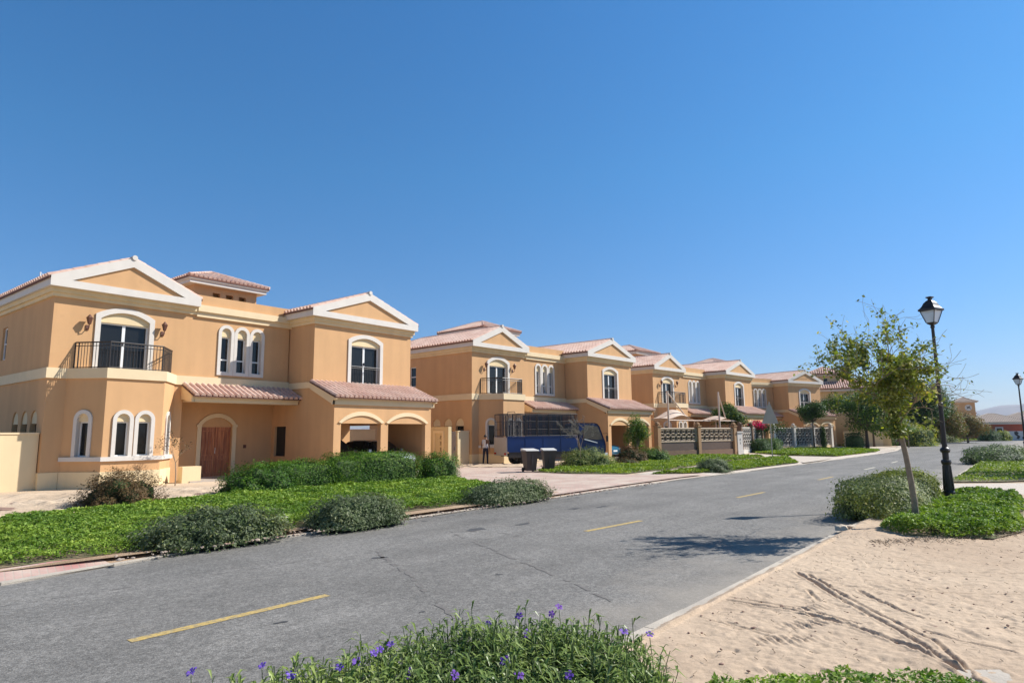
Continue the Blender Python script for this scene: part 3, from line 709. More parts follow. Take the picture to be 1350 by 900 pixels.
# sandy ground material
def sand_mat(name, c1, c2, c3, sc=1.0, bump=.5):
    m, nt, b = new_mat(name); L = nt.links.new
    tc = N(nt, 'ShaderNodeTexCoord')
    a = N(nt, 'ShaderNodeTexNoise'); a.inputs['Scale'].default_value = .35*sc; a.inputs['Detail'].default_value = 10; a.inputs['Roughness'].default_value = .62
    f = N(nt, 'ShaderNodeTexNoise'); f.inputs['Scale'].default_value = 14*sc; f.inputs['Detail'].default_value = 8; f.inputs['Roughness'].default_value = .7
    g = N(nt, 'ShaderNodeTexNoise'); g.inputs['Scale'].default_value = 90*sc; g.inputs['Detail'].default_value = 2
    for n_ in (a, f, g): L(tc.outputs['Object'], n_.inputs['Vector'])
    r = N(nt, 'ShaderNodeValToRGB'); r.color_ramp.elements[0].position = .35; r.color_ramp.elements[0].color = (*c2, 1); r.color_ramp.elements[1].position = .6; r.color_ramp.elements[1].color = (*c1, 1)
    L(a.outputs['Fac'], r.inputs[0])
    r2 = N(nt, 'ShaderNodeMapRange'); r2.inputs['From Min'].default_value = .62; r2.inputs['From Max'].default_value = .72
    L(g.outputs['Fac'], r2.inputs['Value'])
    k = N(nt, 'ShaderNodeMath', operation='MULTIPLY'); L(r2.outputs[0], k.inputs[0]); k.inputs[1].default_value = .55
    mx = N(nt, 'ShaderNodeMix', data_type='RGBA'); L(k.outputs[0], mx.inputs[0]); L(r.outputs[0], mx.inputs[6]); mx.inputs[7].default_value = (*c3, 1)
    v = N(nt, 'ShaderNodeMapRange'); v.inputs['From Min'].default_value = .3; v.inputs['From Max'].default_value = .7; v.inputs['To Min'].default_value = .88; v.inputs['To Max'].default_value = 1.1
    L(f.outputs['Fac'], v.inputs['Value'])
    s = N(nt, 'ShaderNodeVectorMath', operation='SCALE'); L(mx.outputs[2], s.inputs[0]); L(v.outputs[0], s.inputs['Scale']); L(s.outputs[0], b.inputs['Base Color'])
    bp = N(nt, 'ShaderNodeBump'); bp.inputs['Strength'].default_value = bump; bp.inputs['Distance'].default_value = .03
    L(f.outputs['Fac'], bp.inputs['Height']); L(bp.outputs[0], b.inputs['Normal'])
    b.inputs['Roughness'].default_value = .95; b.inputs['Specular IOR Level'].default_value = .15
    M[name] = m; return m
sand_mat('sand', (.57, .435, .31), (.48, .355, .25), (.26, .18, .12))
sand_mat('plot_sand', (.64, .50, .36), (.48, .36, .25), (.27, .2, .16), .8, .9)
sand_mat('desert', (.50, .385, .26), (.42, .31, .20), (.3, .24, .17), .05, .2)
sand_mat('verge_soil', (.48, .34, .225), (.36, .24, .15), (.5, .38, .26), 1.6, .9)
# asphalt: object x runs along the road, y across it (0 at the right kerb, negative to the left)
def asphalt(name):
    m, nt, b = new_mat(name); L = nt.links.new
    tc = N(nt, 'ShaderNodeTexCoord')
    def noi(s, d=6, sc=(1, 1, 1), ro=.6):
        mp = N(nt, 'ShaderNodeMapping'); mp.inputs['Scale'].default_value = sc; L(tc.outputs['Object'], mp.inputs[0])
        n_ = N(nt, 'ShaderNodeTexNoise'); n_.inputs['Scale'].default_value = s; n_.inputs['Detail'].default_value = d; n_.inputs['Roughness'].default_value = ro
        L(mp.outputs[0], n_.inputs['Vector']); return n_
    def rng_(src, a, b_, c, d):
        r = N(nt, 'ShaderNodeMapRange'); r.inputs['From Min'].default_value = a; r.inputs['From Max'].default_value = b_; r.inputs['To Min'].default_value = c; r.inputs['To Max'].default_value = d
        L(src, r.inputs['Value']); return r.outputs[0]
    def mul(a, b_):
        q = N(nt, 'ShaderNodeMath', operation='MULTIPLY'); L(a, q.inputs[0]); L(b_, q.inputs[1]); return q.outputs[0]
    grain = noi(75, 3); streak = noi(.7, 8, (.16, 1.4, 1)); broad = noi(.5, 7); mott = noi(9, 6, (.7, 1, 1), .7)
    val = mul(mul(rng_(grain.outputs['Fac'], .32, .68, .60, 1.42), rng_(streak.outputs['Fac'], .3, .7, .80, 1.16)), mul(rng_(broad.outputs['Fac'], .35, .65, .86, 1.10), rng_(mott.outputs['Fac'], .3, .7, .88, 1.12)))
    vo = N(nt, 'ShaderNodeTexVoronoi'); vo.inputs['Scale'].default_value = 42; L(tc.outputs['Object'], vo.inputs['Vector']); sv_ = N(nt, 'ShaderNodeSeparateColor'); L(vo.outputs['Color'], sv_.inputs[0])
    val = mul(val, rng_(sv_.outputs[0], 0, 1, .72, 1.28)); vo2 = N(nt, 'ShaderNodeTexVoronoi'); vo2.inputs['Scale'].default_value = 17; L(tc.outputs['Object'], vo2.inputs['Vector']); sv2 = N(nt, 'ShaderNodeSeparateColor'); L(vo2.outputs['Color'], sv2.inputs[0]); val = mul(val, rng_(sv2.outputs[0], 0, 1, .90, 1.10))
    s = N(nt, 'ShaderNodeVectorMath', operation='SCALE'); s.inputs[0].default_value = (.195, .183, .166); L(val, s.inputs['Scale'])
    # sand blown against the right kerb
    sx = N(nt, 'ShaderNodeSeparateXYZ'); L(tc.outputs['Object'], sx.inputs[0])
    d1 = rng_(sx.outputs['Y'], -1.7, .0, 0, 1.15); pn = noi(1.1, 8)
    ad = N(nt, 'ShaderNodeMath', operation='ADD'); L(d1, ad.inputs[0]); L(rng_(pn.outputs['Fac'], .3, .7, -.45, .45), ad.inputs[1])
    msk = rng_(ad.outputs[0], .25, 1.15, 0, .6)
    mx = N(nt, 'ShaderNodeMix', data_type='RGBA'); L(msk, mx.inputs[0]); L(s.outputs[0], mx.inputs[6]); mx.inputs[7].default_value = (.36, .315, .26, 1)
    L(mx.outputs[2], b.inputs['Base Color'])
    bp = N(nt, 'ShaderNodeBump'); bp.inputs['Strength'].default_value = .5; bp.inputs['Distance'].default_value = .012
    L(grain.outputs['Fac'], bp.inputs['Height']); L(bp.outputs[0], b.inputs['Normal'])
    b.inputs['Roughness'].default_value = .85; b.inputs['Specular IOR Level'].default_value = .3
    M[name] = m; return m
asphalt('asphalt')
def paver_mat(name, c1, c2, mortar, scale, rot=0):
    m, nt, b = new_mat(name); L = nt.links.new; tc = N(nt, 'ShaderNodeTexCoord')
    mp = N(nt, 'ShaderNodeMapping'); mp.inputs['Rotation'].default_value = (0, 0, rot); L(tc.outputs['Object'], mp.inputs[0])
    br = N(nt, 'ShaderNodeTexBrick'); br.inputs['Scale'].default_value = scale; br.inputs['Color1'].default_value = (*c1, 1); br.inputs['Color2'].default_value = (*c2, 1); br.inputs['Mortar'].default_value = (*mortar, 1)
    br.inputs['Mortar Size'].default_value = .025; br.inputs['Brick Width'].default_value = .5; br.inputs['Row Height'].default_value = .25
    L(mp.outputs[0], br.inputs['Vector'])
    n_ = N(nt, 'ShaderNodeTexNoise'); n_.inputs['Scale'].default_value = 1.1; n_.inputs['Detail'].default_value = 9; L(tc.outputs['Object'], n_.inputs['Vector'])
    r = N(nt, 'ShaderNodeMapRange'); r.inputs['From Min'].default_value = .42; r.inputs['From Max'].default_value = .62; r.inputs['To Max'].default_value = .75; L(n_.outputs['Fac'], r.inputs['Value'])
    mx = N(nt, 'ShaderNodeMix', data_type='RGBA'); L(r.outputs[0], mx.inputs[0]); L(br.outputs[0], mx.inputs[6]); mx.inputs[7].default_value = (.56, .46, .37, 1)
    L(mx.outputs[2], b.inputs['Base Color']); b.inputs['Roughness'].default_value = .9
    bp = N(nt, 'ShaderNodeBump'); bp.inputs['Strength'].default_value = .4; bp.inputs['Distance'].default_value = .01; L(br.outputs['Fac'], bp.inputs['Height']); bp.invert = True; L(bp.outputs[0], b.inputs['Normal'])
    M[name] = m; return m
paver_mat('pavers', (.52, .36, .29), (.46, .31, .25), (.40, .32, .26), 2.5, R(50))
paver_mat('red_pavers', (.42, .18, .16), (.46, .22, .19), (.36, .24, .2), 2.6, R(50))
paver_mat('walk_pavers', (.60, .52, .43), (.56, .48, .39), (.40, .34, .28), 1.3, R(50))

sheet('ground', [(-3300, -600), (3300, -600), (3300, 3400), (-3300, 3400)], -.06, M['desert'])
# road: built in its own frame so its grain runs along it
def road_local(pts):          # world -> (s, t+3.15)
    return [(TS*x+TC*y, TC*x-TS*y+3.15) for x, y in pts]
far_road = [st(-25, -13), st(-25, -2.2), st(40, -2.2), (38, 42), (60, 52), (110, 60), (220, 70), (220, 190), (110, 132), (70, 112), (40, 76), (26, 54)]
lp = [(-a, b_) for a, b_ in []] or road_local(far_road)
mb = MB(); q = [Vector((a, b_, 0)) for a, b_ in lp]
# local y must be +left to keep a right handed frame: use (s, -t)
mb.add([(a, -b_, 0) for a, b_ in lp], [tuple(t) for t in tessellate_polygon([[Vector((a, -b_, 0)) for a, b_ in lp]])])
ro = mb.build('road', M['asphalt']); ro['kind'] = 'structure'
for p in ro.data.polygons:
    if p.normal.z < 0: ro.data.flip_normals(); break
# frame: local x -> (TS, TC), local y -> left (-TC, TS); y = -(t+3.15)
ro.matrix_world = Matrix(((TS, -TC, 0, TC*-3.15), (TC, TS, 0, -TS*-3.15), (0, 0, 1, 0), (0, 0, 0, 1)))
# material expects y negative to the left, so flip sign there
for n_ in M['asphalt'].node_tree.nodes:
    if n_.bl_idname == 'ShaderNodeSeparateXYZ':
        nt = M['asphalt'].node_tree; l = [k for k in nt.links if k.from_node == n_][0]; to = l.to_socket
        iv = N(nt, 'ShaderNodeMath', operation='MULTIPLY'); iv.inputs[1].default_value = -1
        nt.links.new(n_.outputs['Y'], iv.inputs[0]); nt.links.new(iv.outputs[0], to)

LK = [st(-25, -10.3), st(-6, -10.45), (-6.67, 8.77), (-5.95, 10.0), (-4.98, 11.66), (-3.49, 13.55), (-1.42, 16.19), (1.06, 19.29), (3.42, 22.41), (6.85, 26.74), (9.7, 29.8), (16.76, 37.97), (31.0, 54.9), (36, 61.5), (44, 74), (56, 92), (76, 110), (110, 128), (220, 186)]
RK = [st(-25, -3.15), (1.24, 6.52), (1.77, 7.15), (2.91, 8.55), (4.62, 10.69), (6.14, 12.55), (14.84, 22.9), (18.22, 27.13), (26.83, 38.0), (33.27, 46.3), (41, 52.5), (58, 60), (110, 68), (220, 78)]
def offset(line, d):
    out = []
    for i, p in enumerate(line):
        a = Vector(line[max(i-1, 0)]); b_ = Vector(line[min(i+1, len(line)-1)]); t = (b_-a).normalized(); out.append((p[0]-t.y*d, p[1]+t.x*d))
    return out
def strip(name, a, b_, z0, z1, m_):
    mb = MB(); n = len(a); vs = [(p[0], p[1], z1) for p in a]+[(p[0], p[1], z1) for p in b_]+[(p[0], p[1], z0) for p in a]+[(p[0], p[1], z0) for p in b_]
    fs = []
    for i in range(n-1):
        fs += [(i, i+1, n+i+1, n+i), (2*n+i, 2*n+i+1, i+1, i), (n+i, n+i+1, 3*n+i+1, 3*n+i)]
    mb.add(vs, fs); o = mb.build(name, m_); o['kind'] = 'structure'; return o
def resample(line, step=1.2, till=60):
    out = [Vector(line[0])]
    for a, b_ in zip(line[:-1], line[1:]):
        a, b_ = Vector(a), Vector(b_); n = max(1, int((b_-a).length/step)) if (a.length < till) else 1
        for i in range(1, n+1): out.append(a+(b_-a)*i/n)
    return [(p.x, p.y) for p in out]
LKr, RKr = resample(LK), resample(RK)
def kerb(name, a, b_, z1):
    base = strip(name+'_bed', a, b_, -.06, z1-.012, M['stain_d']); mb = MB()
    for i in range(len(a)-1):
        L = (Vector(a[i+1])-Vector(a[i])).length; g = min(.4, .006/max(L, .01)); f = lambda P, i_, t: Vector(P[i_])*(1-t)+Vector(P[i_+1])*t
        q = [f(a, i, g), f(a, i, 1-g), f(b_, i, 1-g), f(b_, i, g)]; jz = random.uniform(-.003, .003)
        mb.add([(p.x, p.y, -.05) for p in q]+[(p.x, p.y, z1+jz) for p in q], [(4, 5, 6, 7), (0, 1, 5, 4), (1, 2, 6, 5), (2, 3, 7, 6), (3, 0, 4, 7)])
    o = mb.build(name, M['kerb']); o['kind'] = 'structure'
M['stain_d'] = mat('kerb_joint', (.16, .14, .12), .95, .1)
kerb('left_kerb', LKr, offset(LKr, .11), .035)
kerb('right_kerb', offset(RKr, -.30), RKr, .06)
def ramp(name, a, b_, z0, z1, m_):
    n = len(a); mb = MB(); mb.add([(p[0], p[1], z0) for p in a]+[(p[0], p[1], z1) for p in b_], [(i, i+1, n+i+1, n+i) for i in range(n-1)]); o = mb.build(name, m_); o['kind'] = 'structure'
    if o.data.polygons[0].normal.z < 0: o.data.flip_normals()
_c = next(i for i, p in enumerate(LKr) if p[1] > 19.3); _d = next(i for i, p in enumerate(LKr) if p[1] > 28.6)
for _n, _a, _b, _m in (('verge', 0, _c, 'verge_soil'), ('driveway_edge', _c, _d, 'pavers'), ('verge', _d, len(LKr)-1, 'walk_pavers')): ramp(_n, offset(LKr, .10)[_a:_b+1], offset(LKr, .62)[_a:_b+1], .028, .104, M[_m])
li = offset(LKr, .58); ri = offset(RKr, -.31)
sheet('left_plots', li+[(220, 3300), (-3000, 3300), (-3000, -30)], .085, M['plot_sand'], th=.14)
sheet('right_plots', ri+[(3000, 60), (3000, -400), (40, -40)], .075, M['desert'], th=.13)
# centre line dashes
for i, ((x0, y0), (x1, y1)) in enumerate([((-3.62, 6.42), (-2.24, 8.13)), ((1.41, 13.06), (2.78, 14.53)), ((6.53, 19.35), (7.93, 20.95)), ((12.0, 26.0), (13.4, 27.7)), ((17.3, 32.5), (18.8, 34.3)), ((22.4, 39), (23.8, 40.8))]):
    a, b_ = Vector((x0, y0)), Vector((x1, y1)); d = (b_-a).normalized(); n_ = Vector((-d.y, d.x))*.06
    sheet('centre_line_dash', [tuple(a-n_), tuple(b_-n_), tuple(b_+n_), tuple(a+n_)], .004, M['yellow'] if i < 4 else M['whitepaint'])
# cracks and oil stains in the asphalt
M['stain'] = mat('oil_stain', (.075, .073, .072), .8, .25, 6, .3, 80)
M['crack'] = mat('crack_filler', (.163, .148, .134), .9, .2, 12)
def stain(cx, cy, a, b_, rot, seed):
    rr = random.Random(seed); pts = []
    for k in range(22):
        t = 2*PI*k/22; r = 1+.35*noise.noise(Vector((math.cos(t)*1.7, math.sin(t)*1.7, seed*3.3)))*2
        x, y = a*math.cos(t)*r, b_*math.sin(t)*r; pts.append((cx+x*math.cos(rot)-y*math.sin(rot), cy+x*math.sin(rot)+y*math.cos(rot)))
    sheet('road_stain', pts, .004, M['stain'])
for q in ((-.78, 13.40, .30, .13, .95, 1), (.2, 14.15, .22, .07, .9, 2), (1.55, 16.9, .25, .08, .9, 3), (2.3, 17.3, .3, .07, .9, 4), (-2.1, 10.5, .12, .06, .5, 6), (-2.4, 7.0, .07, .035, .8, 9), (-1.0, 7.35, .04, .02, .8, 10), (3.6, 12.3, .06, .03, .8, 11), (-.2, 9.2, .05, .03, .2, 12)): stain(*q)
def crack(pts, w=.014, seed=0):
    P = []; rr = random.Random(seed)
    for a, b_ in zip(pts[:-1], pts[1:]):
        a, b_ = Vector(a), Vector(b_); n = max(2, int((b_-a).length/.12))
        for i in range(n): P.append(a+(b_-a)*i/n+Vector((rr.uniform(-.022, .022), rr.uniform(-.022, .022))))
    P.append(Vector(pts[-1])); mb = MB()
    L_, R_ = [], []
    for i, p in enumerate(P):
        t = (P[min(i+1, len(P)-1)]-P[max(i-1, 0)]).normalized(); n_ = Vector((-t.y, t.x))*w*rr.uniform(.4, 1.3)*min(1, (i+.3)/3, (len(P)-i)/3)
        L_.append(p+n_); R_.append(p-n_)
    n = len(P); mb.add([(*p, .004) for p in L_]+[(*p, .004) for p in R_], [(i, i+1, n+i+1, n+i) for i in range(n-1) if rr.random() > .3]); o = mb.build('road_crack', M['crack']); o['kind'] = 'structure'
crack([(-1.25, 13.2), (-.9, 12.3), (-.48, 11.43), (-.1, 10.5), (.25, 9.8), (.87, 8.37), (1.1, 7.7)], .035, 1)
crack([(-2.3, 11.2), (-2.04, 10.48), (-1.5, 9.4), (-1.09, 8.24), (-.62, 7.08), (-.4, 6.5)], .04, 2)
crack([(-1.25, 13.2), (-.2, 12.9), (.1, 12.5), (-.5, 12.2), (-.75, 12.1)], .009, 3)
crack([(-6.4, 7.2), (-3.9, 9.6), (-1.6, 12.0), (2.0, 16.6), (5.4, 21.0)], .007, 4)
# ----- left verge paving
pa = [p for p in LKr if p[1] < 10.6]; ramp('red_paver_strip', offset(LKr, .11)[:len(pa)], [(q[0], q[1]) for q in offset(LKr, .60)][:len(pa)], .036, .112, M['red_pavers'])
drv = [(1.0, 19.42), (3.3, 22.52), (6.72, 26.84), (8.1, 28.35), (6.9, 29.2), (5.3, 28.6), (2.6, 29.6), (1.0, 31.0), (2.2, 34.8), (3.6, 39.6), (-.2, 43), (-3.5, 39.5), (-4.0, 36), (-2.7, 26.6), (-.2, 22.0)]
sheet('driveway', drv, .09, M['pavers'])
sheet('footpath', [(5.3, 28.9), (5.9, 28.7), (7.0, 30.2), (8.6, 32.2), (12.3, 38), (16.4, 43.4), (19.6, 46.7), (18.5, 47.6), (15.6, 43.5), (11.7, 38.3), (8, 32.6), (6.4, 30.8)], .095, M['walk_pavers'])
sheet('driveway', [(16.9, 38.3), (19.5, 41.4), (22.9, 46.4), (20.4, 49.0), (19.8, 54), (17, 52), (16.5, 49.5), (19.6, 46.7), (17.6, 42.0), (17.2, 40)], .091, M['walk_pavers'])
sheet('driveway', [(31.0, 55.6), (36, 62), (42, 71.5), (37, 76), (29, 66), (27, 58)], .097, M['walk_pavers'])
sheet('driveway', [(-17, 13.2), (-12.4, 14.2), (-10.2, 17.6), (-6.8, 22.8), (-3.6, 26.6), (-3.9, 36), (-14, 26), (-19, 20)], .089, M['plot_sand'])
# ----- right side: footpath of pale pavers and an open patch of raked sand with wheel ruts
sheet('footpath', [(14.95, 22.6), (14.3, 21.9), (12.6, 20.2), (12.3, 19.4), (13.5, 17.9), (10.7, 14.2), (8.6, 11.6), (9.4, 10.9), (40, 8), (60, 24), (19.6, 22.6)], .083, M['walk_pavers'])
sheet('concrete_slab', [(3.28, 5.12), (3.66, 5.12), (3.2, 4.3), (2.8, 4.3)], .135, M['kerb'], th=.06)
ruts = [([(3.59, 8.56), (3.47, 7.1), (3.44, 6.07), (3.29, 5.17), (3.25, 4.8)], .034, .026), ([(2.27, 7.24), (2.83, 6.77), (3.11, 6.15), (3.26, 5.59), (3.3, 5.0)], .036, .028),
        ([(2.75, 6.69), (3.08, 6.34), (3.2, 5.95), (3.3, 5.5)], .026, .022), ([(3.87, 7.59), (3.84, 6.82), (3.9, 6.5)], .03, .024), ([(3.83, 7.81), (4.33, 7.57), (4.97, 7.44), (5.8, 7.3)], .022, .02),
        ([(3.68, 8.43), (3.60, 7.4), (3.56, 6.92), (3.56, 5.81), (3.33, 5.03)], .028, .022), ([(1.78, 6.64), (2.04, 6.32), (2.3, 6.1)], .016, .018), ([(3.30, 7.6), (3.2, 7.11)], .026, .022),
        ([(3.68, 6.14), (3.78, 5.8), (4.0, 5.5)], .024, .022), ([(2.72, 7.32), (3.06, 7.45), (3.6, 7.5)], .014, .018), ([(2.0, 6.47), (2.24, 5.98), (2.45, 5.55)], .012, .02), ([(4.6, 8.9), (5.4, 8.5), (6.6, 8.3)], .014, .02), ([(2.3, 7.4), (2.9, 6.9), (3.2, 6.3)], .02, .02)]
def sand_field():
    xs = np.arange(.4, 14.0, .036); ys = np.arange(4.2, 19.5, .036)
    ys = np.concatenate([np.arange(4.2, 9.0, .017), np.arange(9, 11.5, .035), np.arange(11.5, 19.5, .09)]); xs = np.concatenate([np.arange(.4, 1.8, .04), np.arange(1.8, 5.2, .016), np.arange(5.2, 8, .035), np.arange(8, 14, .08)])
    X, Y = np.meshgrid(xs, ys); rng = np.random.default_rng(5)
    def vn(sx, sy, seed):
        r = np.random.default_rng(seed); g = r.random((400, 400)); u = X*sx+500; v = Y*sy+500
        iu = np.floor(u).astype(int); iv = np.floor(v).astype(int); fu = u-iu; fv = v-iv; fu = fu*fu*(3-2*fu); fv = fv*fv*(3-2*fv)
        G = lambda a, b_: g[a % 400, b_ % 400]
        return (G(iu, iv)*(1-fu)+G(iu+1, iv)*fu)*(1-fv)+(G(iu, iv+1)*(1-fu)+G(iu+1, iv+1)*fu)*fv-.5
    Z = .04*vn(.6, .6, 1)+.014*vn(2.2, 3, 2)+.010*vn(6, 7, 3)+.012*vn(16, 19, 4)+.007*vn(33, 37, 14)
    pit = vn(7, 9, 6); Z -= .02*np.clip(pit-.24, 0, 1)*3
    for k in range(700):
        cx, cy = rng.uniform(1.5, 10), rng.uniform(4.6, 13); a = rng.uniform(.03, .10); b_ = rng.uniform(.012, .03); th = rng.normal(2.5, .6); dx, dy = X-cx, Y-cy
        u = dx*math.cos(th)+dy*math.sin(th); v = -dx*math.sin(th)+dy*math.cos(th); Z += rng.uniform(-.022, .012)*np.exp(-(u/a)**2-(v/b_)**2)
    for pts, dep, wd in ruts:
        d = np.full(X.shape, 9.0)
        for a, b_ in zip(pts[:-1], pts[1:]):
            ax, ay = a; bx, by = b_; L2 = (bx-ax)**2+(by-ay)**2; t = np.clip(((X-ax)*(bx-ax)+(Y-ay)*(by-ay))/L2, 0, 1)
            d = np.minimum(d, np.hypot(X-ax-t*(bx-ax), Y-ay-t*(by-ay)))
        wd2 = wd*(1+.25*vn(5, 5, 9)); dep = dep*(.65+.9*(vn(1.7, 1.7, 21)+.5)); dep = dep*.55; wd2 = wd2*.85; Z += -1.15*dep*np.exp(-(d/wd2)**2)+dep*.55*np.exp(-((d-wd2*1.9)/(wd2*.7))**2)
    # rippled tyre prints
    for cx, cy, th, L_ in ((2.75, 6.35, .3, .28), (2.35, 5.9, .1, .3), (4.9, 5.9, .5, .3), (3.0, 6.9, .2, .2)):
        dx, dy = X-cx, Y-cy; u = dx*math.cos(th)+dy*math.sin(th); v = -dx*math.sin(th)+dy*math.cos(th)
        Z += .012*np.sin(u*2*PI/.07)*np.exp(-(u/L_)**4-(v/.11)**4)
    # fade into kerb level
    T = TC*X-TS*Y+3.15
    Z = .125+Z*np.clip((T-.2)/.35, .15, 1); Z = np.where(T < .3, .09+.03*vn(5, 5, 8)+.06*np.clip((T-.1)/.2, 0, 1), Z)
    keep = (T > .20)
    # right limit: footpath edge
    n0, n1 = X.shape; idx = np.arange(n0*n1).reshape(n0, n1)
    q = np.stack([idx[:-1, :-1], idx[:-1, 1:], idx[1:, 1:], idx[1:, :-1]], -1).reshape(-1, 4)
    S = TS*X+TC*Y; edge = 10.6-1.1*((X-6)/4)
    kp = (keep[:-1, :-1] & (T[:-1, :-1] < 11.2)).reshape(-1); q = q[kp]
    me = bpy.data.meshes.new('sand'); V = np.stack([X, Y, Z], -1).reshape(-1, 3)
    me.vertices.add(len(V)); me.vertices.foreach_set('co', V.reshape(-1)); me.loops.add(q.size); me.loops.foreach_set('vertex_index', q.reshape(-1).astype(np.int32))
    me.polygons.add(len(q)); me.polygons.foreach_set('loop_start', np.arange(0, q.size, 4, dtype=np.int32))
    try: me.polygons.foreach_set('loop_total', np.full(len(q), 4, dtype=np.int32))
    except Exception: pass
    me.polygons.foreach_set('use_smooth', np.ones(len(q), dtype=bool)); me.materials.append(M['sand']); me.update(calc_edges=True)
    o = bpy.data.objects.new('sand', me); COL.objects.link(o); o['kind'] = 'structure'; return o
sand_field()
# distant hills: real ridges far off
def hills():
    mb = MB(); rr = random.Random(4); n = 260; rows = 7
    for j in range(rows):
        for i in range(n):
            a = R(-75+150*i/(n-1)); d = 2300+j*160
            h = 26+34*(.5+.5*noise.noise(Vector((a*3.1, 1.7, 0))))+14*noise.noise(Vector((a*11, 3, 0)))+5*noise.noise(Vector((a*40, 7, j*.4)))
            k = math.sin(PI*j/(rows-1)); h2 = h*k*(1.5+1.6*max(0, min(1, (a-.6)/.12)) if a > .5 else .9)
            mb.v.append((d*math.sin(a), d*math.cos(a), -1+h2))
    for j in range(rows-1):
        for i in range(n-1): mb.f.append((j*n+i, j*n+i+1, (j+1)*n+i+1, (j+1)*n+i)); mb.m.append(0)
    M['hill'] = mat('rocky_hill', (.26, .25, .27), 1, .12, .01)
    o = mb.build('hills', M['hill'], smooth=False); o['kind'] = 'structure'
hills()
def mounds(name, x0, x1, y0, y1, st_, poly, m_, seed, amp):
    xs = np.arange(x0, x1, st_); ys = np.arange(y0, y1, st_); X, Y = np.meshgrid(xs, ys); g = np.random.default_rng(seed).random((200, 200))
    def vn(s):
        u = X*s+300; v = Y*s+300; iu = np.floor(u).astype(int); iv = np.floor(v).astype(int); fu = u-iu; fv = v-iv; fu = fu*fu*(3-2*fu); fv = fv*fv*(3-2*fv); G = lambda a, b_: g[a % 200, b_ % 200]
        return (G(iu, iv)*(1-fu)+G(iu+1, iv)*fu)*(1-fv)+(G(iu, iv+1)*(1-fu)+G(iu+1, iv+1)*fu)*fv
    n = len(poly); ins = np.zeros(X.shape, bool); j = n-1; d = np.full(X.shape, 9.0)
    for i in range(n):
        xi, yi = poly[i]; xj, yj = poly[j]; ins ^= ((yi > Y) != (yj > Y)) & (X < (xj-xi)*(Y-yi)/(yj-yi+1e-12)+xi)
        L2 = (xj-xi)**2+(yj-yi)**2; t = np.clip(((X-xi)*(xj-xi)+(Y-yi)*(yj-yi))/L2, 0, 1); d = np.minimum(d, np.hypot(X-xi-t*(xj-xi), Y-yi-t*(yj-yi))); j = i
    H = amp*(np.clip(vn(.8)-.35, 0, 1)*1.1+.45*np.clip(vn(2.7)-.45, 0, 1)*2+.22*vn(7)+.12*vn(17)); Z = .094+H*np.clip(d/.5, 0, 1)*ins-.02*(~ins)
    idx = np.arange(X.size).reshape(X.shape); q = np.stack([idx[:-1, :-1], idx[:-1, 1:], idx[1:, 1:], idx[1:, :-1]], -1).reshape(-1, 4); q = q[ins[:-1, :-1].reshape(-1)]
    me = bpy.data.meshes.new(name); me.from_pydata(np.stack([X, Y, Z], -1).reshape(-1, 3).tolist(), [], q.tolist()); me.materials.append(m_); me.polygons.foreach_set('use_smooth', [True]*len(me.polygons)); me.update()
    o = bpy.data.objects.new(name, me); COL.objects.link(o); o['kind'] = 'structure'
mounds('bare_soil', -18, -5.5, 11, 25, .07, [(-17.6, 12.4), (-14.2, 10.6), (-11.5, 14.1), (-10.6, 16.2), (-8.9, 19.8), (-7.9, 21.3), (-8.9, 22.6), (-10.2, 24.0), (-12.4, 23.3), (-15.0, 20.6), (-17.6, 17.6)], M['plot_sand'], 31, .16)
mounds('bare_soil', -4, 4, 35.5, 40, .08, [(-3.4, 36.2), (.6, 35.8), (2.6, 37.2), (1.5, 38.6), (-1.2, 38.8), (-3.4, 38.2)], M['plot_sand'], 32, .18)
# ------------------------------------------------------------------ planting
def in_poly(X, Y, poly):
    r = np.zeros(X.shape, bool); n = len(poly); j = n-1
    for i in range(n):
        xi, yi = poly[i]; xj, yj = poly[j]
        c = ((yi > Y) != (yj > Y)) & (X < (xj-xi)*(Y-yi)/(yj-yi+1e-12)+xi); r ^= c; j = i
    return r
def edge_dist(X, Y, poly):
    d = np.full(X.shape, 99.0); n = len(poly)
    for i in range(n):
        ax, ay = poly[i]; bx, by = poly[(i+1) % n]; L2 = (bx-ax)**2+(by-ay)**2
        t = np.clip(((X-ax)*(bx-ax)+(Y-ay)*(by-ay))/L2, 0, 1); d = np.minimum(d, np.hypot(X-ax-t*(bx-ax), Y-ay-t*(by-ay)))
    return d
def vnoise(X, Y, s, seed):
    g = np.random.default_rng(seed).random((256, 256)); u = X*s+300; v = Y*s+300; iu = np.floor(u).astype(int); iv = np.floor(v).astype(int)
    fu = u-iu; fv = v-iv; fu = fu*fu*(3-2*fu); fv = fv*fv*(3-2*fv); G = lambda a, b_: g[a % 256, b_ % 256]
    return (G(iu, iv)*(1-fu)+G(iu+1, iv)*fu)*(1-fv)+(G(iu, iv+1)*(1-fu)+G(iu+1, iv+1)*fu)*fv
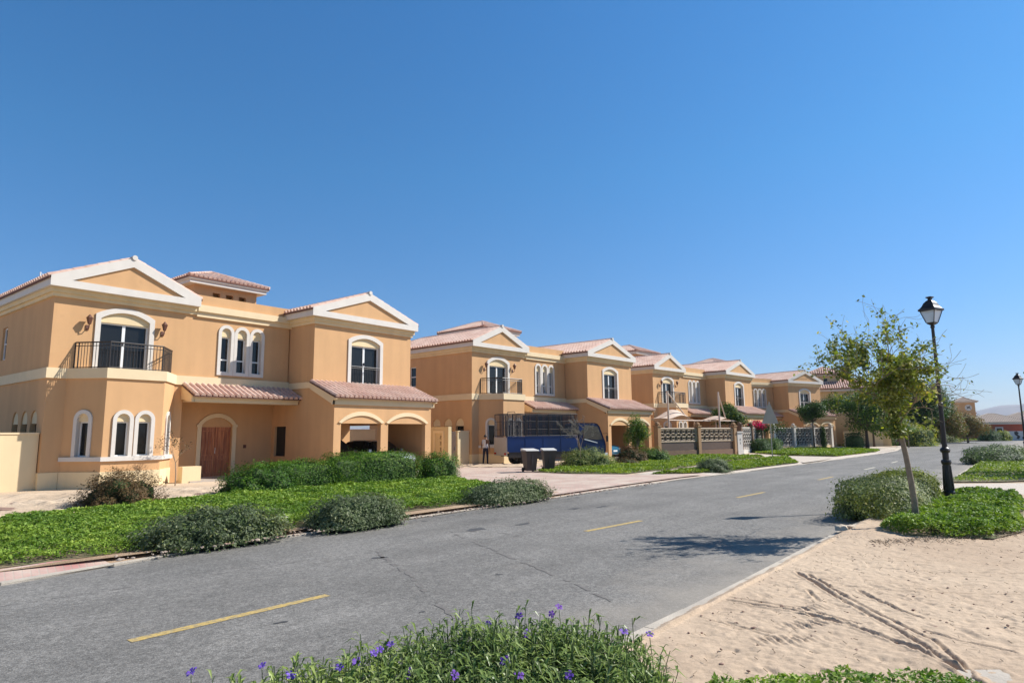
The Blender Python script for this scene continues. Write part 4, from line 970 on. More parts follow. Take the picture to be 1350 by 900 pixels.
def cover(name, poly, n, h, lm, label, z0=.1, leaf=.055, asp=.5, seed=1, under=True, near=12, spread=1.0, bald=.0, up=1.0):
    rng = np.random.default_rng(seed); xs = [p[0] for p in poly]; ys = [p[1] for p in poly]; PX, PY = [], []; tot = 0
    while tot < n:
        X = rng.uniform(min(xs), max(xs), n*2); Y = rng.uniform(min(ys), max(ys), n*2); D = np.hypot(X, Y); w = np.clip((near/D)**1.3, 0, 1)
        k = in_poly(X, Y, poly) & (rng.random(n*2) < w)
        if bald: k &= (vnoise(X, Y, .9, seed+5)*.6+vnoise(X, Y, 2.6, seed+6)*.4 > bald*(1+.4*rng.random(n*2)))
        PX.append(X[k]); PY.append(Y[k]); tot += k.sum()
    X = np.concatenate(PX)[:n]; Y = np.concatenate(PY)[:n]
    # ragged edge
    d = edge_dist(X, Y, poly); k = d > (.16*vnoise(X, Y, 3.3, seed+9)-.03); X, Y, d = X[k], Y[k], d[k]; D = np.hypot(X, Y)
    hh = h*(.35+.9*vnoise(X, Y, 1.1, seed+1)*.6+.5*vnoise(X, Y, 4.5, seed+2))*np.clip(d/.22+.25, .2, 1)
    Z = z0+hh*(.35+.65*rng.random(len(X))**.5)
    sz = leaf*(.6+.8*rng.random(len(X)))*np.clip(D/near, 1, 3.2)
    Nn = np.stack([np.zeros_like(X), np.zeros_like(X), np.full_like(X, up)], 1)
    o = leaf_mesh(name, np.stack([X, Y, Z], 1), sz, sz*asp, Nn, lm, None, None, spread, rng); tag(o, label, kind='stuff')
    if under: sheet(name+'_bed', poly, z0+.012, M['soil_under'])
    return o
soilp = [(-9.6, 6.9), (-7.05, 9.1), (-5.75, 10.5), (-4.85, 11.95), (-3.35, 13.85), (-1.25, 16.5), (1.05, 19.4), (.5, 20.6), (-2.4, 26.5), (-6.5, 22.6), (-8.6, 20.2), (-11.4, 14), (-14, 9.6)]
sheet('soil', soilp, .103, M['verge_soil'])
G1 = [(-9.6, 7.2), (-7.1, 9.42), (-5.75, 10.95), (-4.7, 12.6), (-3.4, 14.3), (-2.2, 16.0), (-.9, 17.6), (.1, 19.0), (.6, 20.4), (-2.5, 26.2), (-6.6, 22.2), (-8.7, 19.6), (-10.4, 15.9), (-11.2, 13.6), (-14, 9.6)]
cover('groundcover', G1, 150000, .20, M['lf_cover'], 'bright green groundcover on the verge in front of the nearest villa', z0=.1, leaf=.047, seed=3, near=11)
U = [(1.0, 31.0), (2.7, 29.7), (5.0, 29.1), (6.3, 30.9), (8.0, 32.8), (11.6, 38.4), (15.5, 43.7), (18.2, 47.6), (15, 50.4), (12.2, 49), (9.5, 44), (6.8, 39.8), (3.5, 36.4), (1.9, 33.8)]
L_ = [(6.0, 28.75), (8.6, 29.4), (9.85, 30.5), (12.95, 34.1), (16.6, 38.3), (17.1, 40), (19.4, 46.5), (16.5, 43.2), (12.4, 37.8), (8.7, 32.0), (7.2, 30.2)]
ML = [(22.9, 46.7), (30.9, 55.9), (33.5, 60), (31.5, 67.5), (27, 65), (22.8, 61.5), (20.6, 57), (20.4, 53), (20.5, 49)]
cover('lawn', U, 30000, .16, M['lf_lawn'], 'lawn strip beside the wheelie bins and shrubs', leaf=.055, seed=5, near=16)
cover('lawn', L_, 26000, .16, M['lf_lawn'], 'narrow lawn strip along the kerb around the single dark shrub', leaf=.055, seed=6, near=16)
cover('lawn', ML, 24000, .18, M['lf_lawn'], 'bright lawn in front of the pale lattice fence', leaf=.06, seed=7, near=16)
RP = [(6.5, 12.0), (6.75, 11.05), (7.9, 11.0), (9.2, 11.9), (10.4, 13.6), (12.7, 16.5), (12.2, 17.6), (10.9, 17.0), (9.3, 15.2), (7.9, 13.4)]
cover('groundcover', RP, 44000, .28, M['lf_cover'], 'deep green groundcover patch at the foot of the near street lamp', z0=.12, leaf=.044, seed=8, near=11)
RL = [(15.1, 23.0), (18.5, 27.2), (27.0, 38.0), (33.5, 46.2), (41, 52), (48, 52), (48, 30), (19.2, 23.6), (16.8, 22.9)]
cover('lawn', RL, 60000, .14, M['lf_lawn'], 'lawn on the right behind the near street lamp', leaf=.045, seed=9, near=18)
FG = [(1.25, 4.72), (2.2, 4.86), (3.05, 4.8), (3.3, 4.45), (3.1, 3.6), (1.0, 3.6), (1.0, 4.4)]
cover('groundcover', FG, 9000, .18, M['lf_cover'], 'strip of low green plants at the bottom edge of the photo on the sand', z0=.12, leaf=.045, seed=10, near=8, asp=.4)
far_polys = [([(38, 76), (47, 85), (60, 98), (84, 114), (120, 132), (120, 150), (60, 120), (36, 90)], 'far lawn beyond the bend of the road')]
for p, lb in far_polys: cover('lawn', p, 16000, .25, M['lf_lawn'], lb, leaf=.09, seed=12, near=30)

# shrubs along the near kerb and round the first villa
RD = R(51)
GK = 'low grey-green shrubs lining the left kerb'
shrub('shrub', (-5.22, 11.68, .08), (1.22, .56, .54), M['lf_grey'], 15000, 1.6, 'low grey-green shrub by the left kerb, nearest the camera, browner at its right end', group=GK, rz=RD, ex=3.0, seed=21, leafL=.058, leafW=.026, mixmat=M['lf_mix'], mixf=.12, tips=900, lump=.2)
shrub('shrub', (-3.2, 13.85, .08), (1.08, .58, .55), M['lf_grey'], 12000, 1.6, 'low grey-green rounded shrub by the left kerb, between the other two', group=GK, rz=RD, ex=3.0, seed=22, leafL=.056, leafW=.025, tips=700)
shrub('shrub', (-.1, 18.35, .08), (1.6, .62, .52), M['lf_grey'], 12000, 1.6, 'low grey-green shrub by the left kerb at the corner of the paved driveway', group=GK, rz=RD, ex=2.6, seed=23, leafL=.06, leafW=.028, tips=800)
shrub('shrub', (-10.35, 17.4, .06), (1.0, .85, .86), M['lf_brown'], 17000, 1.6, 'half-dead brown shrub on the bare sand in front of the bay window', rz=.4, seed=24, leafL=.06, leafW=.022, lump=.34, twigs=120, tips=700, core=.75)
shrub('shrub', (-8.05, 20.9, .08), (1.15, .95, .93), M['lf_hedge'], 12000, 1.6, 'rounded green bush at the left end of the clipped hedge', rz=RD, seed=25, leafL=.062, leafW=.03, lump=.24, tips=700)
HZ = math.atan2(4.6, 5.7)
shrub('hedge', (-7.35, 22.3, .06), (1.25, .68, .98), M['lf_hedge'], 20000, 1.0, 'lower left stretch of the clipped green hedge, between rounded bush and taller stretch', 'hedge', rz=HZ, seed=26, ex=9, leafL=.056, leafW=.027, lump=.12, core=.87, tips=900, shell=.25, spread=.5, up=.12)
shrub('hedge', (-5.2, 24.0, .06), (1.75, .72, 1.15), M['lf_hedge'], 30000, 1.0, 'tallest, middle stretch of the clipped green hedge in front of the carport arches', 'hedge', rz=HZ, seed=65, ex=9, leafL=.056, leafW=.027, lump=.10, core=.88, tips=1200, shell=.25, spread=.5, up=.12)
shrub('shrub', (-3.0, 25.85, .06), (.78, .74, 1.05), M['lf_hedge'], 11000, 1.4, 'squarish bush at the right end of the clipped hedge with a brownish gap beside it', rz=HZ, seed=27, leafL=.058, leafW=.028, ex=5, lump=.16, mixmat=M['lf_brown'], mixf=.05, tips=500, spread=.55, up=.15)
shrub('shrub', (3.95, 35.2, .1), (1.55, 1.1, .95), M['lf_mix'], 9000, 1.8, 'olive rounded shrub in front of the truck cab', rz=.4, seed=28, leafL=.09, leafW=.035, lump=.2, tips=600)
shrub('shrub', (7.2, 40.0, .1), (.95, .8, .95), M['lf_brown'], 5000, 1.8, 'brownish shrub beside the carport of the second villa', seed=29, leafL=.1, leafW=.04, lump=.2, tips=300)
shrub('shrub', (8.7, 41.2, .1), (1.15, .8, .8), M['lf_mid'], 5000, 1.8, 'green shrub right of the brownish one by the second carport', seed=30, leafL=.1, leafW=.045, lump=.2, tips=300)
shrub('shrub', (6.3, 36.6, .1), (.7, .5, .4), M['lf_brown'], 2200, 1.8, 'small low brown shrub on the lawn between truck and carport', seed=31, leafL=.08, leafW=.03)
shrub('shrub', (9.3, 30.6, .1), (1.0, .7, .58), M['lf_grey'], 6000, 1.8, 'single dark shrub on the narrow lawn strip near the road', rz=RD, seed=32, leafL=.07, leafW=.03, tips=400, lump=.22)
# right side
shrub('hedge', (9.0, 15.68, .08), (2.55, .74, .68), M['lf_mix'], 42000, 1.0, 'olive-green hedge at the right kerb, around the young tree', 'hedge', rz=R(50), seed=33, ex=8, leafL=.052, leafW=.026, lump=.14, core=.84, tips=3500, shell=.35, mixmat=M['lf_grey'], mixf=.2, spread=.55, up=.15)
shrub('shrub', (27.6, 37.6, .1), (3.0, 1.2, .85), M['lf_grey'], 9000, 1.4, 'long grey-green shrub at the foot of the farther street lamp', rz=R(40), seed=34, leafL=.12, leafW=.05, ex=3, tips=500, mixmat=M['lf_mid'], mixf=.25)
# by the fences
shrub('hedge', (21.6, 57.2, .1), (1.0, .8, 1.15), M['lf_dark'], 3500, 1.5, 'dark clipped block of hedge under the magenta bougainvillea', 'hedge', rz=.8, seed=35, ex=6, leafL=.11, leafW=.05, lump=.08)
shrub('hedge', (23.2, 58.6, .1), (.8, .7, 1.15), M['lf_mid'], 2500, 1.5, 'lighter green clipped block of hedge behind the triangular sign', 'hedge', rz=.8, seed=36, ex=6, leafL=.11, leafW=.05, lump=.08)
shrub('hedge', (34.6, 66.4, .1), (.85, .85, 1.55), M['lf_dark'], 3500, 1.5, 'dark cube-shaped hedge beside the trunk of the big round tree', 'hedge', rz=.8, seed=37, ex=8, leafL=.13, leafW=.06, lump=.05)
for i, (x, y, a, b_, c, lm, lb) in enumerate([
    (45.5, 86, 4.0, 1.6, 1.7, 'lf_dark', 'dark long hedge below the far trees'), (55, 94, 6.0, 1.8, 1.6, 'lf_mid', 'long green hedge along the far bend'),
    (66, 101, 4.0, 1.8, 1.5, 'lf_mix', 'rounded olive hedge at the far bend'), (79.5, 109, 2.6, 1.4, 1.7, 'lf_dark', 'dark bushes below the red-walled house'),
    (48.4, 79, 2.6, 2.0, 2.6, 'lf_yellow', 'yellow-green bush below the dark trees'), (44.6, 79, 2.0, 1.8, 2.6, 'lf_mid', 'mid green bush beside the yellow-green one'),
    (82.3, 110.3, 1.5, 1.0, 1.6, 'lf_yellow', 'bright yellow-green bush left of the white wall')]):
    shrub('shrub', (x, y, 0), (a, b_, c), M[lm], 4200, 1.4, lb, rz=.6, seed=40+i, leafL=.2, leafW=.1, ex=3, lump=.2)

# ------------------------------------------------------------------ trees
def limb(mb, p, d, L, r, depth, rng, tips, bend=.25, split=3, seg=4, up=.15, rmin=.004):
    pts = [p]; q = p.copy(); dd = d.copy(); rad = [r]
    for i in range(seg):
        dd = (dd+Vector(rng.normal(0, bend*.45, 3))+Vector((0, 0, up*.3))).normalized(); q = q+dd*(L/seg); pts.append(q.copy()); rad.append(max(rmin, r*(1-.5*(i+1)/seg)))
    mb.tube(pts, rad, 6 if r > .03 else 4, cap=False)
    if depth == 0: tips.append((pts, dd)); return
    for k in range(split):
        ax = dd.orthogonal().normalized(); ax.rotate(Matrix.Rotation(2*PI*(k+rng.random()*.7)/split, 3, dd)); nd = (dd*.75+ax*(.55+.35*rng.random())).normalized()
        i0 = rng.integers(2, seg+1); limb(mb, pts[i0].copy(), nd, L*(.62+.25*rng.random()), rad[i0]*.72, depth-1, rng, tips, bend, split, seg, up, rmin)
def tree(name, x, y, label, trunk_h, r0, crown_c, crown_r, lm, n, leafL, leafW, seed, bark='bark', cat='tree', group=None, clumps=16, z0=.08, lean=(0, 0), mixmat=None, mixf=0., spread=1.0):
    rng = np.random.default_rng(seed); e = empty(name, (x, y, z0), 0, label, cat, group); mb = MB(); top = Vector((lean[0], lean[1], trunk_h))
    mb.tube([(0, 0, -.1), (lean[0]*.2, lean[1]*.2, trunk_h*.35), (lean[0]*.6, lean[1]*.6, trunk_h*.7), top], [r0*1.25, r0, r0*.88, r0*.75], 10)
    C = []
    cc = Vector((lean[0], lean[1], crown_c))
    for k in range(clumps):
        d = rng.normal(0, 1, 3); d /= np.linalg.norm(d); d *= rng.uniform(.35, .8); C.append(cc+Vector((d[0]*crown_r[0], d[1]*crown_r[1], d[2]*crown_r[2])))
        m_ = (top+C[-1])/2+Vector(rng.normal(0, .12*crown_r[0], 3)); mb.tube([top, m_, C[-1]], [r0*.5, r0*.3, r0*.12], 5, cap=False)
    mb.build('trunk', M[bark], e, smooth=True)
    Ps, Ds = [], []
    for k, c in enumerate(C):
        rr = [q*rng.uniform(.34, .5) for q in crown_r]; P, D = blob_pts(n//clumps, rr, 2.0, .3, 1.4, .6, seed*7+k, flat=False)
        P = P+np.array(c); Ps.append(P); Ds.append(D)
    P = np.vstack(Ps); D = np.vstack(Ds)+np.array([0, 0, .7]); sz = leafL*(.6+.8*rng.random(len(P)))
    mats = [lm]+([mixmat] if mixmat else []); mi = (rng.random(len(P)) < mixf).astype(int) if mixmat else None
    leaf_mesh('crown', P, sz, sz*leafW/leafL, D, mats, e, mi, spread, rng); return e
tree('garden_tree', 18.9, 57.0, 'round leafy tree rising behind the brown wall of the third villa', 2.4, .09, 3.3, (1.6, 1.6, 1.15), M['lf_dark'], 9000, .14, .07, 51, mixmat=M['lf_yellow'], mixf=.12)
tree('garden_tree', 30.3, 66.0, 'small round-headed tree on a thin trunk before the lattice fence', 2.7, .07, 3.9, (1.65, 1.65, 1.1), M['lf_dark'], 8000, .15, .07, 52, 'darkbark')
tree('garden_tree', 36.4, 67.4, 'big spreading green tree beyond the lattice fence', 2.2, .16, 3.9, (3.7, 3.4, 2.4), M['lf_mid'], 27000, .19, .085, 53, 'darkbark', mixmat=M['lf_dark'], mixf=.4, clumps=24)
tree('garden_tree', 47.2, 84, 'tall dark tree behind the young kerbside tree', 3, .2, 4.4, (3.8, 3.5, 3.6), M['lf_dark'], 22000, .26, .12, 54, 'darkbark', clumps=22)
tree('garden_tree', 55.4, 88, 'tall dark tree right behind the near lamp post', 3, .2, 4.9, (4.0, 3.6, 3.6), M['lf_dark'], 22000, .26, .12, 55, 'darkbark', clumps=22)
tree('garden_tree', 60.2, 92, 'golden-brown feathery tree just right of the near lamp post', 2, .15, 3.0, (3.4, 3.0, 2.6), M['lf_gold'], 16000, .3, .07, 56, mixmat=M['lf_mid'], mixf=.25, clumps=20)
tree('garden_tree', 66.6, 96, 'smaller golden-brown tree below the hip-roofed tower', 1.6, .13, 2.3, (3.4, 2.6, 2.0), M['lf_gold'], 13000, .3, .07, 57, mixmat=M['lf_dark'], mixf=.2)
tree('garden_tree', 97.5, 121, 'yellow-green tree at the right edge of the photo behind the farther lamp', 2, .2, 3.4, (3.0, 3, 1.9), M['lf_yellow'], 8000, .4, .2, 58)
tree('garden_tree', 41.0, 74.5, 'low dark tree before the pale garden wall', 1.8, .12, 3.6, (2.3, 2.2, 1.6), M['lf_dark'], 8000, .2, .09, 59, 'darkbark')
tree('garden_tree', 43.7, 72.5, 'tiny sapling with a thin trunk on the kerb island beyond the road', 1.2, .05, 1.75, (1.0, 1.0, .5), M['lf_mid'], 1500, .14, .06, 60)
def palm(x, y, h, label, seed, fr=2.6, n=26):
    rng = np.random.default_rng(seed); e = empty('palm_tree', (x, y, 0), 0, label, 'palm tree'); mb = MB(); mb.tube([(0, 0, -.1), (.1, 0, h*.5), (0, .1, h)], [.26, .2, .19], 10); mb.build('trunk', M['darkbark'], e, smooth=True)
    P, D, Nn, L = [], [], [], []
    for k in range(n):
        az = 2*PI*k/n+rng.uniform(-.2, .2); el = rng.uniform(-.35, 1.15); q = Vector((0, 0, h)); dz = el
        for s_ in range(16):
            t = s_/16; dd = Vector((math.cos(az)*math.cos(dz), math.sin(az)*math.cos(dz), math.sin(dz))); q = q+dd*fr/16; dz -= .10
            sd_ = Vector((-math.sin(az), math.cos(az), 0))
            for sg in (-1, 1):
                d = (sd_*sg*.9+dd*.5+Vector((0, 0, -.25))).normalized(); ll = .55*math.sin(PI*(t*.85+.12)); P.append(tuple(q+d*ll/2)); D.append(tuple(d)); Nn.append((0, 0, 1)); L.append(ll)
    leaf_mesh('crown', np.array(P), np.array(L), np.full(len(L), .07), np.array(Nn), M['lf_mid'], e, None, .25, rng, np.array(D)); return e
palm(57.2, 90.0, 5.6, 'date palm beside the near lamp post, in front of the dark trees', 61, 2.8)
palm(54.8, 93.0, 6.0, 'date palm half hidden by the dark trees', 62, 2.6)
# bamboo-like bush by the second carport
tree('bamboo_bush', 7.75, 40.9, 'tall feathery green bush growing at the carport pier of the second villa', .8, .05, 1.6, (.85, .8, 1.35), M['lf_mid'], 5200, .15, .035, 63, cat='bush', mixmat=M['lf_yellow'], mixf=.15, clumps=14)
# grey sapling by the truck
def wispy(x, y, label, h, r, lm, nleaf, seed, leafL=.05, depth=3, name='sapling', z0=.1, cat='sapling', bark='twig', spr=3, th=.45, r0=.02):
    rng = np.random.default_rng(seed); e = empty(name, (x, y, z0), 0, label, cat); mb = MB(); tips = []
    top = Vector((rng.normal(0, .04), 0, h*th)); mb.tube([(0, 0, -.05), top*.5+Vector((.02, 0, 0)), top], [r0*1.2, r0, r0*.8], 6)
    for k in range(spr+1):
        a = 2*PI*k/(spr+1)+rng.random(); limb(mb, top.copy(), Vector((math.cos(a)*r/h, math.sin(a)*r/h, .9)).normalized(), h*.33, r0*.55, depth-1, rng, tips, .35, spr, 3, .1, .003)
    mb.build('trunk', M[bark], e)
    P = []; D = []
    for i in range(nleaf):
        pts, d = tips[rng.integers(len(tips))]; t = rng.random()*(len(pts)-1); k = int(t); q = pts[k].lerp(pts[k+1], t-k); P.append(np.array(q)+rng.normal(0, .03, 3)); D.append((0, 0, 1))
    sz = leafL*(.6+.8*rng.random(nleaf)); leaf_mesh('leaves', np.array(P), sz, sz*.5, np.array(D), lm, e, None, 1.2, rng); return e
wispy(3.5, 34.2, 'thin grey sapling in front of the gap between cargo bed and cab', 2.6, .7, M['lf_ash'], 3800, 71, .05, th=.35)
wispy(-12.55, 24.55, 'dry leafless-looking sapling by the porch pier of the nearest villa', 1.85, 1.0, M['lf_brown'], 420, 72, .06, 3)
# bougainvillea
e = empty('bougainvillea', (22.0, 58.9, .1), 0, 'magenta flowering bougainvillea spilling over the pale lattice fence', 'bougainvillea')
mb = MB(); rng = np.random.default_rng(73)
for k in range(5): mb.tube([(-.9, -.4, 0), (-.5+.1*k, -.2, 1.3), (-.9+.45*k, 0, 2.4)], [.06, .045, .02], 6)
mb.build('trunk', M['darkbark'], e)
P, D = blob_pts(800, (.85, .5, .42), 2, .4, 1.6, .6, 74, flat=False); P = P+np.array([0, 0, 2.35]); leaf_mesh('flowers', P, .12, .09, D, M['red_bract'], e)
P, D = blob_pts(2200, (2.2, .6, .6), 2, .4, 1.6, .7, 75, flat=False); P = P+np.array([.6, .2, 2.15]); leaf_mesh('foliage', P, .13, .07, D, M['lf_dark'], e)
# climbing columns on the lattice fence
for i, (x, y, lb) in enumerate([(26.2, 66.0, 'dark climbing plant on the fence right of the triangular sign'), (29.0, 67.7, 'dark climbing plant on the fence between two pale posts'), (33.2, 70.2, 'dark climbing plant at the right end of the lattice fence')]):
    shrub('climber', (x, y, .1), (.35, .3, 2.3), M['lf_dark'], 1600, 1.5, lb, 'climber', seed=80+i, ex=4, leafL=.13, leafW=.07, lump=.15, core=.7)

# young tree at the right kerb: leafy centre, bare outer branches
def young_tree():
    rng = np.random.default_rng(91); e = empty('young_tree', (7.5, 12.45, .1), 0, 'young kerbside tree with a yellow-green leafy centre and bare outer twigs', 'tree')
    mb = MB(); tips = []
    pts = [Vector(p) for p in ((0, 0, -.1), (.015, 0, .45), (-.02, 0, .9), (-.07, .0, 1.35), (-.13, .02, 1.8), (-.14, .02, 2.15))]
    mb.tube(pts, [.066, .056, .052, .048, .044, .04], 10)
    base = pts[-1]
    mains = [((-.85, .1, .8), 1.2, .028), ((-.55, -.35, .95), 1.25, .028), ((-.15, .1, 1.3), 1.3, .03), ((.28, .15, 1.2), 1.35, .026), ((.6, -.2, .85), 1.1, .022), ((-.6, .5, .7), 1.1, .022), ((.1, -.55, .8), 1.0, .02), ((-1.0, -.2, .55), .95, .02), ((.95, .1, .75), .95, .016)]
    for d, L, r in mains: limb(mb, base+Vector((0, 0, -.35*rng.random())), Vector(d).normalized(), L*.80, r, 3, rng, tips, .42, 3, 4, .12, .0028)
    mb.build('trunk', M['bark'], e, smooth=True)
    P, Dn = [], []; tot = 0
    c = Vector((-.44, 0, 2.78))
    while tot < 8500:
        p_, d = tips[rng.integers(len(tips))]; t = rng.random()*(len(p_)-1); k = int(t); q = p_[k].lerp(p_[k+1], t-k); dx = (q.x-c.x)/.62; dz = (q.z-c.z)/.62; dy = q.y/.9
        w = math.exp(-(dx*dx+dz*dz+dy*dy)*1.15)+.012+(.07 if (q.x < -.75 and q.z > 2.9) else 0)
        if q.x > .12: w *= .22
        if rng.random() < w: P.append(np.array(q)+rng.normal(0, .045, 3)); Dn.append((0, 0, .4)); tot += 1
    # leaves hugging the upper stem
    for i in range(2600): 
        z = rng.uniform(1.65, 3.0); a = rng.random()*2*PI; rr = abs(rng.normal(0, .14+.14*(z-1.7))); P.append(np.array((-.2+rr*math.cos(a), rr*math.sin(a), z))); Dn.append((0, 0, .4))
    P = np.array(P); sz = .066*(.6+.8*rng.random(len(P))); mi = (rng.random(len(P)) < .36).astype(int)
    leaf_mesh('crown', P, sz, sz*.6, np.array(Dn), [M['lf_mix'], M['lf_yellow']], e, mi, 1.4, rng); return e
young_tree()

# flowering plants right in front of the camera
def ruellia():
    rng = np.random.default_rng(95); e = empty('flowering_plants', (0, 4.2, .1), 0, 'narrow-leaved plants with purple flowers in front of the camera', 'flowering plant')
    poly = [(-1.75, 2.4), (-1.62, 3.1), (-1.34, 3.44), (-1.06, 3.72), (-.75, 4.06), (-.4, 4.3), (.08, 4.48), (.54, 4.32), (.74, 4.05), (.79, 3.75), (.68, 3.2), (.5, 2.4)]
    V, F = [], []; stems = MB(); top = []
    n = 0
    while n < 1700:
        x, y = rng.uniform(-1.8, .85), rng.uniform(2.4, 4.5)
        if not in_poly(np.array([x]), np.array([y]), poly)[0]: continue
        n += 1; ed = edge_dist(np.array([x]), np.array([y]), poly)[0]
        h = (.55+.16*rng.random()+.05*nz((x, y, 0), 2.0))*min(1, .86+ed*.6); h = max(.2, h)
        if rng.random() < .04: h += .07
        lx, ly = rng.normal(0, .07, 2); p0 = Vector((x, y-4.2, 0)); p1 = p0+Vector((lx*.4, ly*.4, h*.55)); p2 = p0+Vector((lx, ly, h)); top.append((p2, h, ed))
        stems.tube([p0, p1, p2], [.0035, .003, .002], 4, cap=False)
        m_ = rng.integers(15, 22)
        for k in range(m_):
            t = .12+.88*(k/m_)**.8; q = p0.lerp(p1, t*2) if t < .5 else p1.lerp(p2, t*2-1); a = rng.random()*2*PI; el = rng.uniform(-.25, .95)*(.6+.5*t)
            L = rng.uniform(.09, .165)*(1.1-.35*t); W = L*rng.uniform(.13, .2); d = Vector((math.cos(a)*math.cos(el), math.sin(a)*math.cos(el), math.sin(el))); s_ = d.cross(Vector((0, 0, 1))).normalized()*W/2; u_ = s_.cross(d).normalized()
            b0 = len(V); mid = q+d*L*.5+Vector((0, 0, .008)); end = q+d*L+Vector((0, 0, -.28*L)); V.extend([q, mid+s_+u_*W*.18, mid-s_+u_*W*.18, mid, end]); F.extend([(b0, b0+1, b0+3), (b0, b0+3, b0+2), (b0+1, b0+4, b0+3), (b0+3, b0+4, b0+2)])
    me = bpy.data.meshes.new('foliage'); me.from_pydata([tuple(v) for v in V], [], F); me.materials.append(M['lf_ruellia']); o = bpy.data.objects.new('foliage', me); COL.objects.link(o); o.parent = e
    stems.build('stems', M['lf_core'], e)
    # flowers: five-lobed trumpets
    def flower(p, s, tilt, az, st_=None):
        mb = MB(); mt = Matrix.Translation(p) @ Matrix.Rotation(az, 4, 'Z') @ Matrix.Rotation(tilt, 4, 'X'); vs = [mt @ Vector((0, 0, -s*.9))]; fs = []
        for k in range(5):
            a = 2*PI*k/5; c = []
            for (r, da, z) in ((.22, -.55, -.1), (.22, .55, -.1), (.8, -.5, .12), (.8, .5, .12), (1.0, -.22, .05), (1.0, .22, .05)):
                c.append(mt @ Vector((r*s*math.cos(a+da*.95), r*s*math.sin(a+da*.95), z*s)))
            b0 = len(vs); vs += c; fs += [(0, b0, b0+1), (b0, b0+2, b0+3, b0+1), (b0+2, b0+4, b0+5, b0+3)]
        mb.add(vs, fs)
        if st_: mb.tube(st_, [.003, .0025, .002], 4, mi=1, cap=False)
        f = mb.build('flower', [M['petal'], M['lf_core']], e, fixn=False); return f
    # where the photograph has them (world x, y of the stem)
    spots = [(-1.60, 3.40, .62), (-1.28, 3.48, .62), (-1.09, 3.35, .62), (-0.88, 3.45, .62), (-0.81, 3.52, .62), (-0.75, 3.65, .62), (-0.69, 3.80, .62), (-0.73, 3.71, .62), (-0.16, 4.18, .62), (0.07, 3.97, .62), (0.24, 4.38, .62), (0.30, 4.55, .62), (0.03, 4.34, .62), (0.78, 3.94, .62), (0.64, 4.00, .62), (-0.05, 3.51, .62), (-0.52, 3.36, .62), (-0.29, 3.32, .62), (0.02, 3.32, .62), (0.26, 3.31, .62)]
    for x, y, z in spots:
        flower(Vector((x, y-4.2, z+.03)), rng.uniform(.022, .030), rng.uniform(.4, 1.3), rng.uniform(-1, 1), [(x+.03, y-4.2-.02, z-.4), (x+.01, y-4.2, z-.1), (x, y-4.2, z+.01)])
    return e
ruellia()
tree('garden_tree', 23.6, 26.2, 'leafy tree just outside the right edge, shading the right lawn', 2.2, .12, 3.9, (1.9, 1.9, 1.5), M['lf_mid'], 7000, .12, .06, 64)
# ------------------------------------------------------------------ street furniture
def street_lamp(x, y, label, lean=0):
    e = empty('street_lamp', (x, y, .1), .5, label, 'street lamp', 'black street lamps along the right kerb'); mb = MB()
    mb.lathe([(.20, 0), (.20, .06), (.17, .07), (.17, .14), (.15, .15), (.15, .22), (.125, .25), (.125, .30), (.105, .34), (.085, .95), (.10, .97), (.115, 1.02), (.10, 1.07), (.07, 1.08), (.07, 1.24), (.10, 1.26), (.115, 1.31), (.095, 1.35), (.06, 1.38), (.055, 1.5), (.05, 2.4), (.055, 2.41), (.055, 2.47), (.046, 2.48), (.036, 4.35), (.05, 4.37), (.05, 4.41), (.03, 4.43)], 16)
    for k in range(8): a = 2*PI*k/8; mb.tube([(.155*math.cos(a)*.75, .155*math.sin(a)*.75, .34), (.115*math.cos(a)*.75, .115*math.sin(a)*.75, .93)], .012, 5)
    mb.build('pole', M['iron'], e)
    h = MB(); r0, r1 = .095, .19; z0, z1 = 4.50, 4.80; s2 = math.sqrt(2)
    h.lathe([(.03, 4.42), (.06, 4.44), (r0*s2*.9, 4.47), (r0*s2, 4.50), (r0*s2*.8, 4.505)], 4, rot=PI/4)
    for k in range(4):
        a = PI/4+PI/2*k; h.tube([(r0*s2*math.cos(a), r0*s2*math.sin(a), z0), (r1*s2*math.cos(a)*.93, r1*s2*math.sin(a)*.93, z1)], .011, 5)
    h.lathe([(r1*s2*.94, 4.79), (r1*s2*1.1, 4.80), (r1*s2*1.1, 4.845), (r1*s2*.98, 4.86), (.205, 4.92), (.16, 5.0), (.10, 5.055), (.055, 5.08), (.05, 5.12), (.095, 5.14), (.095, 5.165), (.02, 5.18)], 4, rot=PI/4)
    h.build('lantern_cap', M['iron'], e)
    g = MB(); g.lathe([(r0*s2*.93, z0+.004), (r1*s2*.87, z1-.005)], 4, rot=PI/4); g.build('lantern_glass', M['lamp_glass'], e)
    b = MB(); b.lathe([(.02, 4.52), (.03, 4.56), (.035, 4.62), (.02, 4.68), (0, 4.70)], 10); b.build('bulb', M['lampwhite'], e)
    return e
street_lamp(10.68, 16.25, 'near black lamp post standing in the groundcover behind the young tree')
street_lamp(30.6, 39.2, 'farther black lamp post by the grey-green shrub at the right edge')
# triangular traffic sign seen from behind
e = empty('traffic_sign', (16.95, 43.0, .1), 0, 'grey back of a triangular road sign on a thin post at the lawn tip', 'sign')
mb = MB(); mb.tube([(0, 0, -.1), (0, 0, 3.75)], .035, 8); mb.build('post', M['signback'], e)
mb = MB(); mt = Matrix.Rotation(R(-28), 4, 'Z') @ Matrix.Rotation(R(90), 4, 'X'); mb.poly_extrude([[(-.52, 2.3), (.52, 2.3), (.06, 3.6), (-.06, 3.6)]], mt @ Matrix.Translation((0, 0, .05)), .02)
mb.box(-.3, -.05, 2.55, .3, -.02, 2.6, mt=Matrix.Rotation(R(-28), 4, 'Z')); mb.build('sign_plate', M['signback'], e)
